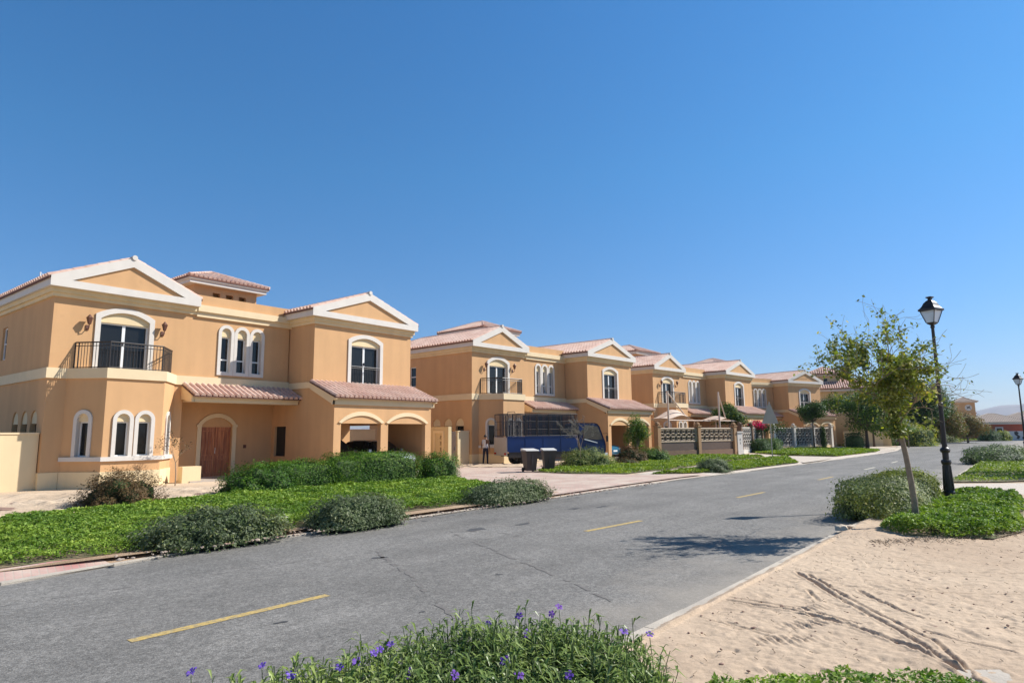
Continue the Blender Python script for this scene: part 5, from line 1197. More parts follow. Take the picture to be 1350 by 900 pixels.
# wheelie bins
def wheelie_bin(x, y, rz, label):
    e = empty('wheelie_bin', (x, y, .1), rz, label, 'wheelie bin', 'wheelie bins at the edge of the lawn'); mb = MB()
    b = [(-.22, -.24), (.22, -.24), (.22, .24), (-.22, .24)]; t = [(-.30, -.34), (.30, -.34), (.30, .34), (-.30, .34)]
    vs = [(p[0], p[1], .06) for p in b]+[(p[0], p[1], .93) for p in t]+[(p[0]*1.08, p[1]*1.08, .93) for p in t]+[(p[0]*1.08, p[1]*1.08, .98) for p in t]
    fs = [(0, 3, 2, 1)]
    for j in range(3):
        for i in range(4): fs.append((j*4+i, j*4+(i+1) % 4, j*4+4+(i+1) % 4, j*4+4+i))
    fs.append((12, 13, 14, 15)); mb.add(vs, fs); mb.box(-.05, -.352, .35, .05, -.30, .85); mb.build('bin_body', M['bin'], e)
    l = MB(); v2 = [(-.34, -.40, .985), (.34, -.40, .985), (.34, .38, .985), (-.34, .38, .985), (-.33, -.38, 1.02), (.33, -.38, 1.02), (.33, .34, 1.09), (-.33, .34, 1.09)]
    l.add(v2, [(0, 3, 2, 1), (4, 5, 6, 7), (0, 1, 5, 4), (1, 2, 6, 5), (2, 3, 7, 6), (3, 0, 4, 7)]); l.build('lid', M['binlid'], e)
    h = MB(); h.tube([(-.25, .40, 1.0), (-.25, .47, 1.02), (.25, .47, 1.02), (.25, .40, 1.0)], .016, 6); h.build('handle', M['bin'], e)
    for s in (-1, 1):
        w = MB(); w.tube([(s*.22, .26, .1), (s*.29, .26, .1)], .1, 14); w.build('wheel', M['rubber'], e)
    return e
wheelie_bin(.80, 31.35, R(20), 'left wheelie bin of the pair, dark with a pale lid')
wheelie_bin(1.72, 31.75, R(8), 'right wheelie bin of the pair, dark with a pale lid')

# ------------------------------------------------------------------ truck
def wheel(parent, x, y, r, w, name='wheel'):
    mb = MB(); mb.tube([(x, y-w/2, r), (x, y-w/2+.03, r), (x, y+w/2-.03, r), (x, y+w/2, r)], [r*.93, r, r, r*.93], 24); o = mb.build(name, M['rubber'], parent)
    rm = MB(); sg = -1 if y < .9 else 1; y0 = y+sg*w/2
    rm.tube([(x, y0-sg*.05, r), (x, y0+sg*.012, r)], [r*.56, r*.58], 18); rm.tube([(x, y0, r), (x, y0+sg*.05, r)], [r*.2, r*.16], 12); rm.build('rim', M['rim'], o); return o
def truck():
    # local x forward, y to the far side, origin at the near rear corner
    e = empty('truck', (-.30, 37.0, .1), R(90-66), 'dark blue truck with a caged cargo bed parked before the second villa', 'truck')
    W = 1.9; L0, L1 = 0.0, 4.55; zf = .84
    c = MB(); c.box(.2, .45, .5, 5.9, .6, .68); c.box(.2, 1.3, .5, 5.9, 1.45, .68)
    for x in (.6, 1.6, 2.6, 3.6, 4.4): c.box(x, .6, .55, x+.08, 1.3, .66)
    c.box(1.9, .12, .35, 2.8, .45, .62); c.box(.9, .7, .3, 1.3, 1.2, .5); c.box(.1, .03, .44, 1.0, .06, .76); c.box(1.75, .03, .40, 4.5, .07, .76); c.box(4.5, .3, .35, 5.1, 1.6, .8); c.build('chassis', M['iron'], e)
    b = MB(); b.box(L0, 0, zf-.08, L1, W, zf); b.box(L0, 0, zf, L1, .05, zf+.77); b.box(L0, W-.05, zf, L1, W, zf+.77); b.box(L1-.05, .05, zf, L1, W-.05, zf+1.1)
    for x in (1.1, 2.25, 3.4): b.box(x, -.015, zf, x+.05, .0, zf+.77)
    b.box(L0, -.02, zf+.75, L1, .06, zf+.80); b.box(L0+.1, -.008, zf+.12, L1-.1, 0, zf+.16); b.build('cargo_bed', M['blue_paint'], e)
    t = MB(); t.box(-.05, .03, zf-.28, 0, W-.03, zf+.75); t.box(-.07, .2, zf+.1, -.05, W-.2, zf+.14); t.build('tailgate', M['signback'], e)
    for y in (.1, W-.34):
        l = MB(); l.box(-.09, y, zf-.22, -.05, y+.22, zf-.12); l.build('tail_light', M['lampred'], e)
    k = MB(); z0, z1 = zf+.80, 2.92
    for y in (.02, W-.02):
        for x in (0.02, .36, 1.15, 1.9, 2.65, 3.4, L1-.03): k.box(x-.022, y-.022, z0, x+.022, y+.022, z1)
        for z in (z0+.03, z1): k.tube([(0, y, z), (L1, y, z)], .024, 6)
        for z in (z0+.4, z0+.85): k.tube([(0, y, z), (L1, y, z)], .012, 5)
        n = 34
        for i in range(n): x = .03+i*(L1-.06)/(n-1); k.tube([(x, y, z0), (x, y, z1)], .008, 4, cap=False)
    for x in (0.02, L1-.03):
        for i in range(12): y = .05+i*(W-.1)/11; k.tube([(x, y, z0), (x, y, z1)], .010, 4, cap=False)
        k.tube([(x, 0, z1), (x, W, z1)], .022, 6); k.tube([(x, 0, z0+.02), (x, W, z0+.02)], .02, 6)
    for x in (.02, 1.15, 2.3, 3.4, L1-.03): k.tube([(x, .02, z1), (x, W-.02, z1)], .016, 5)
    k.tube([(.03, .0, z1), (.03, .02, z1+.10), (.45, .02, z1+.12), (.5, .0, z1)], .018, 6)
    k.build('cage', M['iron'], e)
    # dark netting stretched inside the cage, with the gaps the photograph shows near its rear
    nn = MB(); y = W-.08; st_ = .075
    x = .4
    while x < L1-.1:
        nn.box(x, y, z0, x+.052, y+.006, z1-.04); x += st_
    z = z0+.02
    while z < z1-.05:
        nn.box(.4, y-.01, z, L1-.08, y-.004, z+.03); z += st_
    y = .07; x = 1.35
    while x < L1-.1: nn.box(x, y, z0, x+.058, y+.006, z1-.04); x += .085
    z = z0+.02
    while z < z1-.05: nn.box(1.3, y+.008, z, L1-.08, y+.014, z+.022); z += .085
    nn.build('netting', M['netting'], e)
    # cab
    prof = [(4.68, .55), (6.42, .55), (6.50, .70), (6.50, 1.02), (6.42, 1.22), (6.12, 1.92), (5.98, 2.05), (5.78, 2.10), (4.80, 2.10), (4.68, 2.02)]
    cb = MB(); n = len(prof)
    def ring(y, inset): return [(px+(0 if pz < 1.3 else (-inset*.3 if px > 5.5 else inset*.2)), y, pz-(inset*.35 if pz > 2 else 0)) for px, pz in prof]
    R0 = ring(.08, .1); R1 = ring(.0, 0); vs = []
    rows = [(.10, .10), (.03, .03), (.03+1.0, 0), (W-.03, .03), (W-.10, .10)]
    for y, ins in rows:
        for (px, pz) in prof:
            pz = pz*1.19-.09; tz = max(0, (pz-1.45)/.95); yy = .95+(y-.95)*(1-.07*tz); cx, cz = 5.6, 1.4; k_ = 1-ins*.25
            vs.append((cx+(px-cx)*k_, yy, cz+(pz-cz)*k_))
    fs = []
    for j in range(len(rows)-1):
        for i in range(n): fs.append((j*n+i, j*n+(i+1) % n, (j+1)*n+(i+1) % n, (j+1)*n+i))
    fs += [tuple(range(n))[::-1], tuple((len(rows)-1)*n+i for i in range(n))]
    cb.add(vs, fs); co = cb.build('cab', M['blue_paint'], e)
    sw = MB()
    for y, s in ((.015, 1), (W-.015, -1)):
        for poly in ([(4.98, 1.32), (5.98, 1.24), (6.26, 1.30), (5.96, 1.92), (5.02, 1.95)],):
            tw_ = lambda pz: .064*max(0, (pz*1.19-.09-1.45)/.95); f0 = [(px, y+s*tw_(pz), pz*1.19-.09) for px, pz in poly]; f1 = [(px, y+s*(.03+tw_(pz)), pz*1.19-.09) for px, pz in poly]; m_ = len(poly)
            sw.add(f0+f1, [tuple(range(m_)), tuple(range(2*m_-1, m_-1, -1))]+[(i, (i+1) % m_, (i+1) % m_+m_, i+m_) for i in range(m_)])
    sw.add([(6.44, .2, 1.40), (6.44, W-.2, 1.40), (6.16, W-.25, 2.2), (6.16, .25, 2.2)], [(0, 1, 2, 3)]); sw.build('cab_window', M['cab_glass'], co)
    st2 = MB(); st2.add([(5.0, .015, 1.41), (5.9, .015, 1.19), (5.9, .015, 1.24), (5.0, .015, 1.47)], [(0, 1, 2, 3)]); st2.build('stripe', M['lampwhite'], co)
    d = MB()
    for a, b2 in (((4.95, .62), (4.95, 2.0)), ((6.02, .62), (6.04, 1.22)), ((4.95, .62), (6.02, .62))): d.tube([(a[0], .02, a[1]), (b2[0], .02, b2[1])], .008, 4)
    d.box(5.05, .0, 1.12, 5.2, .03, 1.15); d.build('door_line', M['iron'], co)
    bp = MB(); bp.box(6.38, .05, .42, 6.62, W-.05, .62); bp.build('bumper', M['lampwhite'], e)
    for y in (.12, W-.42):
        h = MB(); h.box(6.48, y, .72, 6.53, y+.3, .95); h.build('headlight', M['chrome'], e)
    mr = MB(); mr.tube([(6.3, .04, 1.75), (6.5, -.14, 1.78), (6.5, -.14, 1.5)], .014, 5); mr.box(6.46, -.22, 1.28, 6.53, -.06, 1.62); mr.build('mirror', M['iron'], e)
    r = .40
    for y in (.20, W-.20): wheel(e, 5.45, y, r, .22); wheel(e, 1.25, y, r, .40)
    for x in (1.25,):
        m_ = MB(); m_.tube([(x-.5, .2, .5), (x-.4, .2, .82)], .02, 5) ; m_.box(x-.62, .03, .25, x-.6, .38, .7); m_.build('mudflap', M['rubber'], e)
    return e
truck()

# ------------------------------------------------------------------ cars
def car(x, y, z, rz, paint, label, L=4.6, Wd=1.82, H=1.5, kind='suv'):
    e = empty('parked_car', (x, y, z), rz, label, 'car'); w = Wd/2
    S = [(-.50, .40, .62, .62), (-.485, .28, .80, .80), (-.44, .22, .92, .97 if kind == 'suv' else .93), (-.40, .20, .95, 1.25 if kind == 'suv' else 1.02), (-.33, .20, .96, 1.42 if kind == 'suv' else 1.20), (-.20, .20, .96, 1.49 if kind == 'suv' else 1.42), (.0, .20, .95, 1.50 if kind == 'suv' else 1.45), (.10, .20, .94, 1.44 if kind == 'suv' else 1.38), (.25, .20, .93, .98), (.36, .20, .90, .92), (.45, .24, .82, .83), (.49, .30, .72, .73), (.50, .40, .60, .60)]
    rings = []
    for t, zb, zs, zt in S:
        ww = w*(1-.10*abs(t*2)**4); k = H/1.5; roof = ww*(.72 if zt > zs+.2 else .9)
        rings.append([(t*L, -ww*.92, zb*k), (t*L, -ww, (zb+.15)*k), (t*L, -ww, zs*k*.8), (t*L, -ww*.96, zs*k), (t*L, -roof, zt*k-.04*(zt > zs+.2)), (t*L, -roof*.85, zt*k), (t*L, roof*.85, zt*k), (t*L, roof, zt*k-.04*(zt > zs+.2)), (t*L, ww*.96, zs*k), (t*L, ww, zs*k*.8), (t*L, ww, (zb+.15)*k), (t*L, ww*.92, zb*k)])
    n = 12; body, gl = MB(), MB(); V = [v for r in rings for v in r]
    fb, fg = [], []
    for i in range(len(rings)-1):
        for k in range(n):
            f = (i*n+k, i*n+(k+1) % n, (i+1)*n+(k+1) % n, (i+1)*n+k); z4 = [V[j][2] for j in f]
            side = k in (3, 7) and (S[i][3] > S[i][2]+.2 or S[i+1][3] > S[i+1][2]+.2)
            shield = k in (4, 5, 6) and ((S[i][3]-S[i+1][3] > .3))
            (fg if side or shield else fb).append(f)
    fb += [tuple(range(n)), tuple((len(rings)-1)*n+k for k in range(n))]
    body.add(V, fb); gl.add(V, fg); body.build('body', M[paint], e, smooth=False); gl.build('window', M['car_glass'], e, fixn=True)
    for sx in (-.31, .32):
        for sy in (-1, 1):
            r = .34; mb = MB(); yy = sy*(w-.10); mb.tube([(sx*L, yy-.1, r), (sx*L, yy-.08, r), (sx*L, yy+.08, r), (sx*L, yy+.1, r)], [r*.92, r, r, r*.92], 20); o = mb.build('wheel', M['rubber'], e)
            rm = MB(); rm.tube([(sx*L, yy+sy*.06, r), (sx*L, yy+sy*.115, r)], [r*.6, r*.58], 14); rm.build('rim', M['rim'], o)
    for sy in (-1, 1):
        h = MB(); h.box(L*.475, sy*w*.72-.14, .60, L*.497, sy*w*.72+.14, .72); h.build('headlight', M['chrome'], e)
        h = MB(); h.box(-L*.5, sy*w*.76-.12, .72, -L*.482, sy*w*.76+.12, .86); h.build('tail_light', M['lampred'], e)
        h = MB(); h.tube([(L*.2, sy*w*.94, .95), (L*.2, sy*(w+.08), .98)], .02, 5); h.box(L*.18, sy*(w+.13)-.08, .93, L*.21, sy*(w+.13)+.08, 1.06); h.build('mirror', M[paint], e)
    p = MB(); p.box(L*.499, -.25, .45, L*.503, .25, .56); p.build('number_plate', M['lampwhite'], e)
    return e
def in_villa(k, u, v, z=0):
    x, y, r = ((-16.49, 22.92, 38.29), (-2.5, 39.94, 41.46), (12.08, 55.7, 43.63), (21.78, 69.55, 58.47))[k]; r = R(r)
    return (x+u*math.sin(r)-v*math.cos(r), y+u*math.cos(r)+v*math.sin(r), ZG+z)
def villa_rot(k): return R(90-(38.29, 41.46, 43.63, 58.47)[k])
q = in_villa(0, 11.15, -.9, .04); car(*q, villa_rot(0)-PI/2, 'black_paint', 'black car in the left bay of the nearest carport', 4.5, 1.8, 1.58)
q = in_villa(0, 13.9, -1.15, .04); car(*q, villa_rot(0)-PI/2, 'silver_paint', 'silver car in the right bay of the nearest carport', 4.3, 1.78, 1.5)
q = in_villa(1, 11.0, -1.3, .04); car(*q, villa_rot(1)-PI/2, 'teal_paint', 'small teal car in the carport of the second villa', 3.8, 1.65, 1.45, 'hatch')
# ------------------------------------------------------------------ garden walls, gate, number pillars
def local(k, u, v, rz=0): return in_villa(k, u, v), villa_rot(k)+rz
p, r_ = local(0, 0, .3); e = empty('garden_wall', p, r_, 'pale garden wall running from the left corner of the nearest villa', 'wall')
mb = MB(); mb.box(-9, -.1, -.2, -.03, .1, 1.92); mb.build('wall', M['render_cream'], e); mb = MB(); mb.box(-9, -.13, 1.92, -.03, .13, 1.98); mb.build('coping', M['cream'], e)
p, r_ = local(1, 0, .3); e = empty('garden_wall', p, r_, 'short pale wall at the left corner of the second villa behind the person', 'wall')
mb = MB(); mb.box(-1.0, -.1, -.2, -.03, .1, 1.95); mb.build('wall', M['render_cream'], e); mb = MB(); mb.box(-1.02, -.13, 1.95, -.03, .13, 2.0); mb.build('coping', M['cream'], e)
def digits(txt, parent, frame, size, m_, dy=.24):
    """painted numerals as thin solid strokes, one below another"""
    SEG = {'2': [(0, 2), (1, 2), (1, 1), (0, 1), (0, 0), (1, 0)], '3': [(0, 2), (1, 2), (1, 1), (.3, 1), (1, 1), (1, 0), (0, 0)], '7': [(0, 2), (1, 2), (.4, 0)], '4': [(.8, 0), (.8, 2), (0, .8), (1.1, .8)]}
    mb = MB()
    for i, ch in enumerate(txt):
        P = [Vector((q[0]*size*.5, q[1]*size*.5-i*dy, 0)) for q in SEG[ch]]
        for a, b_ in zip(P[:-1], P[1:]):
            d = (b_-a).normalized(); n_ = Vector((-d.y, d.x, 0))*size*.09; a2, b2 = a-d*size*.08, b_+d*size*.08
            mb.poly_extrude([[(a2+n_)[:2], (b2+n_)[:2], (b2-n_)[:2], (a2-n_)[:2]]], frame, .012)
    return mb.build('house_number', m_, parent)
# number wall between the first two villas: its broad side carries a framed plaque
e = empty('number_pillar', (-3.55, 36.95, .1), R(90+48.5), 'ochre-cream pillar wall with a framed vertical house number beside the nearest carport', 'pillar')
mb = MB(); mb.box(0, -.12, -.2, 2.2, .12, 2.22); mb.build('pillar', M['render_pale'], e)
mb = MB(); mb.poly_extrude([rect(.35, .55, 1.25, 2.0), rect(.5, .7, 1.1, 1.86)], face_frame((0, .12, 0), (1, 0, 0), (0, 1, 0)) @ Matrix.Translation((0, 0, -.04)), .05); mb.build('plaque_frame', M['render_cream'], e)
digits('233', e, face_frame((.68, .12, 1.55), (-1, 0, 0), (0, 1, 0)) @ Matrix.Translation((0, 0, -.012)), .16, M['brown_metal'], .34)
p, r_ = local(1, -1.15, .2); e = empty('garden_gate', p, r_, 'narrow dark gate leaf beside the short pale wall of the second villa', 'gate')
mb = MB(); mb.box(-.95, -.03, 0, -.02, .03, 1.95); mb.build('gate_leaf', M['brown_metal'], e); mb = MB(); mb.box(-.14, -.06, .9, -.08, -.03, 1.05); mb.build('handle', M['chrome'], e)
# white number pillar in front of the third villa
e = empty('number_pillar', (18.35, 53.35, .1), R(90-58), 'white pillar with a vertical house number between brown wall and lattice fence', 'pillar')
mb = MB(); mb.box(-.3, -.18, -.1, .3, .18, 1.66); mb.box(-.34, -.22, -.1, .34, .22, .33); mb.box(-.36, -.24, 1.72, .36, .24, 1.82); mb.box(-.28, -.16, 1.66, .28, .16, 1.72); mb.build('pillar', M['white'], e)
digits('27', e, face_frame((-.03, -.18, 1.1), (1, 0, 0), (0, -1, 0)) @ Matrix.Translation((0, 0, -.012)), .14, M['brown_metal'], .3)

def lattice(mb, x0, x1, z0, z1, y, w=.022, cell=.34, seed=0):
    nx = max(1, round((x1-x0)/cell)); nz = max(1, round((z1-z0)/cell)); cx = (x1-x0)/nx; cz = (z1-z0)/nz
    for i in range(nx):
        for j in range(nz):
            ox, oz = x0+cx*(i+.5), z0+cz*(j+.5); P = []
            for k in range(9): a = 2*PI*k/8; P.append((ox+cx*.27*math.cos(a), y, oz+cz*.27*math.sin(a)))
            mb.tube(P, w, 4, cap=False)
            for sx in (-1, 1):
                for sz in (-1, 1): mb.tube([(ox+sx*cx*.19, y, oz+sz*cz*.19), (ox+sx*cx*.5, y, oz+sz*cz*.5)], w, 4, cap=False)
    for x in (x0, x1): mb.tube([(x, y, z0), (x, y, z1)], w*1.4, 4)
    for z in (z0, z1): mb.tube([(x0, y, z), (x1, y, z)], w*1.4, 4)
def fence(p0, p1, label, n, base_m, post_m, lat_m, h=2.05, base_h=.35, back=None, solid=0.0, extra=None):
    a, b_ = Vector((*p0, 0)), Vector((*p1, 0)); d = b_-a; L = d.length; e = empty('garden_fence', (p0[0], p0[1], .1), math.atan2(d.y, d.x), label, 'fence'); step = L/n
    mb = MB(); mb.box(0, -.1, -.2, L, .1, base_h); mb.build('base_wall', M[base_m], e)
    for i in range(n+1):
        mb = MB(); x = step*i; mb.box(x-.17, -.19, -.2, x+.17, .19, h+.12); mb.box(x-.22, -.24, h+.12, x+.22, .24, h+.2); mb.lathe([(.16, h+.2), (.2, h+.3), (.12, h+.42), (0, h+.46)], 8, (x, 0, 0)); mb.build('post', M[post_m], e)
    for i in range(n):
        x0, x1 = step*i+.19, step*(i+1)-.19
        mb = MB(); lattice(mb, x0, x1, base_h+solid+.05, h-.05, 0, .055, .58); mb.build('lattice_panel', M[lat_m], e)
        if solid: mb = MB(); mb.box(x0, -.02, base_h+.01, x1, .02, base_h+solid); mb.build('solid_panel', M['brown_metal'], e)
        if back: mb = MB(); mb.box(x0, .05, base_h+solid+.02, x1, .07, h-.03); mb.build('back_panel', M[back], e)
    return e
M['tan'] = mat('tan_wall', (.34, .20, .10), .9, .06); M['darktan'] = mat('dark_brown_wall', (.17, .10, .06), .85, .08); M['lattice_pale'] = mat('pale_lattice', (.44, .38, .32), .8, .06); M['lattice_tan'] = mat('tan_lattice', (.34, .26, .18), .8, .06)
M['backing'] = mat('lattice_backing', (.14, .10, .075), .9, .08)
fence((10.45, 47.3), (17.9, 53.1), 'brown garden wall with ornamental lattice in front of the third villa', 2, 'darktan', 'tan', 'lattice_tan', 2.1, .45, 'backing', .6)
fence((18.9, 54.5), (22.9, 60.4), 'pale lattice fence section behind the bougainvillea', 2, 'white', 'darktan', 'lattice_pale', 2.15, .3, 'backing')
fence((23.1, 63.3), (34.6, 71.3), 'pale lattice fence in front of the fourth villa', 4, 'render_cream', 'white', 'lattice_pale', 2.15, .3, 'backing')
# shade canopies on masts
def shade_sail(k, u0, u1, v0, v1, z, hi, label, mast_h):
    p, r_ = local(k, 0, 0); e = empty('shade_canopy', p, r_, label, 'shade canopy')
    mb = MB(); n = 16; m_ = 10; V = []
    for i in range(n+1):
        for j in range(m_+1):
            s, t = i/n, j/m_; x = u0+(u1-u0)*s; y = v0+(v1-v0)*t
            bump = hi*math.exp(-((s-.27)/.2)**2)*math.sin(PI*min(1, max(0, .15+t*.85))); edge = -.10*math.sin(PI*s)*0
            V.append((x, y, z+bump+.12*(1-s)*0))
    F = [(i*(m_+1)+j, (i+1)*(m_+1)+j, (i+1)*(m_+1)+j+1, i*(m_+1)+j+1) for i in range(n) for j in range(m_)]
    mb.add(V+[(a, b_, c-.03) for a, b_, c in V], F+[tuple(len(V)+q for q in f[::-1]) for f in F]); mb.build('canopy', M['sail'], e, smooth=True)
    mb = MB(); mb.tube([(u0-.05, v0, -.1), (u0-.05, v0, mast_h)], .075, 10); mb.tube([(u0-.05, v0, mast_h-.12), ((u0+u1)/2-.6, v0+.15, z+.05)], .05, 8); mb.tube([(u0, v0, z-.03), (u1, v0, z-.03)], .045, 8); mb.tube([(u1, v0, z), (u1, v0, 0)], .06, 8); mb.tube([(u1, v1, z), (u1, v1, 0)], .06, 8); mb.build('mast', M['sail'], e)
    return e
shade_sail(2, -4.3, 3.4, -3.9, -1.9, 2.75, .85, 'beige domed shade canopy on a leaning-strut mast left of the third villa', 4.95)
shade_sail(2, 2.5, 6.6, -4.7, -2.6, 2.75, .4, 'beige shade canopy with slanting strut behind the round leafy tree', 5.1)

# ------------------------------------------------------------------ person
def person(x, y, rz):
    me = bpy.data.meshes.new('person'); J = {}
    V, E, Rr = [], [], []
    def add(p, r, par=None):
        V.append(p); Rr.append(r); i = len(V)-1
        if par is not None: E.append((par, i))
        return i
    pel = add((0, 0, .95), (.15, .11)); ab = add((0, .0, 1.10), (.14, .10), pel); ch = add((0, .01, 1.30), (.17, .115), ab); sh = add((0, .01, 1.43), (.12, .085), ch); nk = add((0, .015, 1.50), (.055, .055), sh); hd0 = add((.0, .0, 1.57), (.07, .085), nk); hd = add((.0, -.005, 1.66), (.078, .095), hd0); ht = add((.0, .0, 1.73), (.06, .075), hd)
    for s, fx, fy in ((-1, -.11, -.05), (1, .12, .07)):
        hip = add((s*.095, 0, .90), (.095, .10), pel); kn = add((s*.105+.2*(fx-s*.1), fy*.5, .50), (.062, .066), hip); an = add((fx, fy+.02, .10), (.042, .048), kn); ft = add((fx, fy, .045), (.045, .045), an); to = add((fx, fy-.17, .03), (.042, .028), ft)
        so_ = add((s*.19, .01, 1.41), (.062, .062), sh); el = add((s*.25, .05 if s < 0 else .03, 1.13), (.043, .045), so_); wr = add((s*.25+(.0 if s < 0 else .02), -.03, .90), (.028, .032), el); pm = add((s*.255, -.05, .82), (.022, .042), wr)
        for k in range(4): a = add((s*.258, -.085+.022*k, .765), (.010, .010), pm); add((s*.252, -.088+.022*k, .715+.008*abs(k-1.5)), (.009, .009), a)
        a = add((s*.24, -.10, .81), (.011, .011), pm); add((s*.235, -.115, .775), (.010, .010), a)
    me.from_pydata(V, E, []); o = bpy.data.objects.new('person', me); COL.objects.link(o)
    md = o.modifiers.new('skin', 'SKIN'); md.use_smooth_shade = True; sb = o.modifiers.new('sub', 'SUBSURF'); sb.levels = sb.render_levels = 2
    for i, r in enumerate(Rr): me.skin_vertices[0].data[i].radius = r
    me.skin_vertices[0].data[0].use_root = True
    dg = bpy.context.evaluated_depsgraph_get(); dg.update(); m2 = bpy.data.meshes.new_from_object(o.evaluated_get(dg)); bpy.data.objects.remove(o)
    # face relief
    bm = bmesh.new(); bm.from_mesh(m2)
    for c, r, sc in (((0, -.105, 1.635), .016, (1, 1.4, 1.6)), ((-.082, .0, 1.635), .02, (.5, 1, 1.6)), ((.082, .0, 1.635), .02, (.5, 1, 1.6))):
        bmesh.ops.create_uvsphere(bm, u_segments=8, v_segments=6, radius=r, matrix=Matrix.Translation(c) @ Matrix.Diagonal((*sc, 1)))
    bm.to_mesh(m2); bm.free()
    m2.name = 'person'
    m2.materials.clear()
    for k in ('skin', 'shirt', 'vest', 'navy', 'shoe', 'hair'): m2.materials.append(M[k])
    for p in m2.polygons:
        c = p.center; arm = abs(c.x) > .205
        if c.z < .075: i = 4
        elif c.z < .98 and not arm: i = 3
        elif arm and c.z < .93: i = 0
        elif c.z < 1.47: i = 2 if (arm or (c.x < -.06 and c.z > 1.2)) else 1
        else: i = 0
        p.material_index = i; p.use_smooth = True
    o = bpy.data.objects.new('person', m2); COL.objects.link(o); o.location = (x, y, .1); o.rotation_euler = (0, 0, rz)
    tag(o, 'person in pale shirt with brown sleeves and navy trousers standing behind the truck', 'person')
    h = MB(); 
    for j in range(7):
        for k in range(14):
            a = 2*PI*k/14; b_ = PI/2*j/6; h.v.append((.092*math.cos(a)*math.cos(b_), .012+.108*math.sin(a)*math.cos(b_)+.006, 1.655+(.108*math.sin(b_)) - (.05 if (math.sin(a) > .2 and j == 0) else 0)))
    for j in range(6):
        for k in range(14): h.f.append((j*14+k, j*14+(k+1) % 14, (j+1)*14+(k+1) % 14, (j+1)*14+k)); h.m.append(0)
    h.build('hair', M['hair'], o, smooth=True)
    f = MB()
    for s in (-1, 1): f.lathe([(0, -.009), (.009, 0), (0, .009)], 6, (s*.03, -.092, 1.655))
    f.build('eyes', M['hair'], o); f = MB(); f.box(-.022, -.093, 1.588, .022, -.086, 1.594); f.build('mouth', M['vest'], o)
    return o
person(-1.62, 39.0, R(155))
# ------------------------------------------------------------------ rubble and stones on the bare plots
def stone(rng, c, r, mb):
    bm = bmesh.new(); bmesh.ops.create_icosphere(bm, subdivisions=1, radius=1); off = rng.uniform(0, 50)
    sc = (r*rng.uniform(.7, 1.5), r*rng.uniform(.6, 1.2), r*rng.uniform(.35, .7)); rz = rng.uniform(0, PI)
    vs = []
    for v in bm.verts:
        p = v.co*(1+.45*noise.noise(v.co*1.7+Vector((off, 0, 0)))); p = Vector((p.x*sc[0], p.y*sc[1], p.z*sc[2])); p.rotate(Matrix.Rotation(rz, 3, 'Z')); vs.append(p+Vector(c))
    mb.add(vs, [tuple(v.index for v in f.verts) for f in bm.faces]); bm.free()
rng = random.Random(12); mb = MB(); mb2 = MB()
for i in range(300):
    t = rng.random(); s = rng.uniform(-1, 1); x, y = -17+8.8*t+s*1.3, 14.2+8.6*t-s*1.5+rng.gauss(0, .6)
    stone(rng, (x, y, .10), abs(rng.gauss(.02, .04))+.010+(.06 if rng.random() < .06 else 0), mb if rng.random() < .6 else mb2)
for i in range(260):
    x, y = rng.uniform(-3.9, 3.0), rng.uniform(36.4, 38.4); stone(rng, (x, y, .1), abs(rng.gauss(.04, .06))+.015, mb if rng.random() < .6 else mb2)
M['dark_stone'] = mat('reddish_stone', (.26, .16, .12), .95, .25, 5, .6, 20)
tag(mb.build('rubble', M['stone']), 'scattered pale stones and rubble on the bare sandy plots', kind='stuff')
tag(mb2.build('rubble', M['dark_stone']), 'scattered reddish stones and soil clods on the bare sandy plots', kind='stuff')
rng = random.Random(5); mb = MB()
for i in range(500):
    s_, t_ = rng.uniform(-9, 9), abs(rng.gauss(0, .35)); x, y = st(s_+13, -10.75-t_*.6); stone(rng, (x, y, .105), abs(rng.gauss(.01, .012))+.006, mb)
tag(mb.build('gravel', M['stone']), 'small stones and dry litter along the left kerb', kind='stuff')
for (x, y, r, lb) in [(5.98, 12.2, .15, 'pale broken lump of concrete at the end of the right kerb'), (6.22, 12.32, .09, 'smaller broken piece of concrete beside the pale lump')]:
    mb = MB(); stone(random.Random(int(x*100)), (0, 0, .1), r, mb); o = mb.build('concrete_lump', M['rock_pale']); o.location = (x, y, .05); tag(o, lb, 'rock')
mb = MB(); mb.box(-.28, -.2, 0, .28, .2, .07); o = mb.build('paving_slab', M['dark_stone']); o.location = (-12.6, 16.4, .11); o.rotation_euler = (.06, .1, .5); tag(o, 'loose grey-brown paving slab lying on the sand at the left', 'slab')
mb = MB(); mb.tube([(0, 0, 0), (0, 0, .75)], .03, 8); mb.tube([(0, 0, .5), (.08, 0, .5), (.08, 0, .7)], .02, 6); o = mb.build('vent_pipe', M['lampwhite'], villa); o.location = (1.0, 5.6, 8.1)

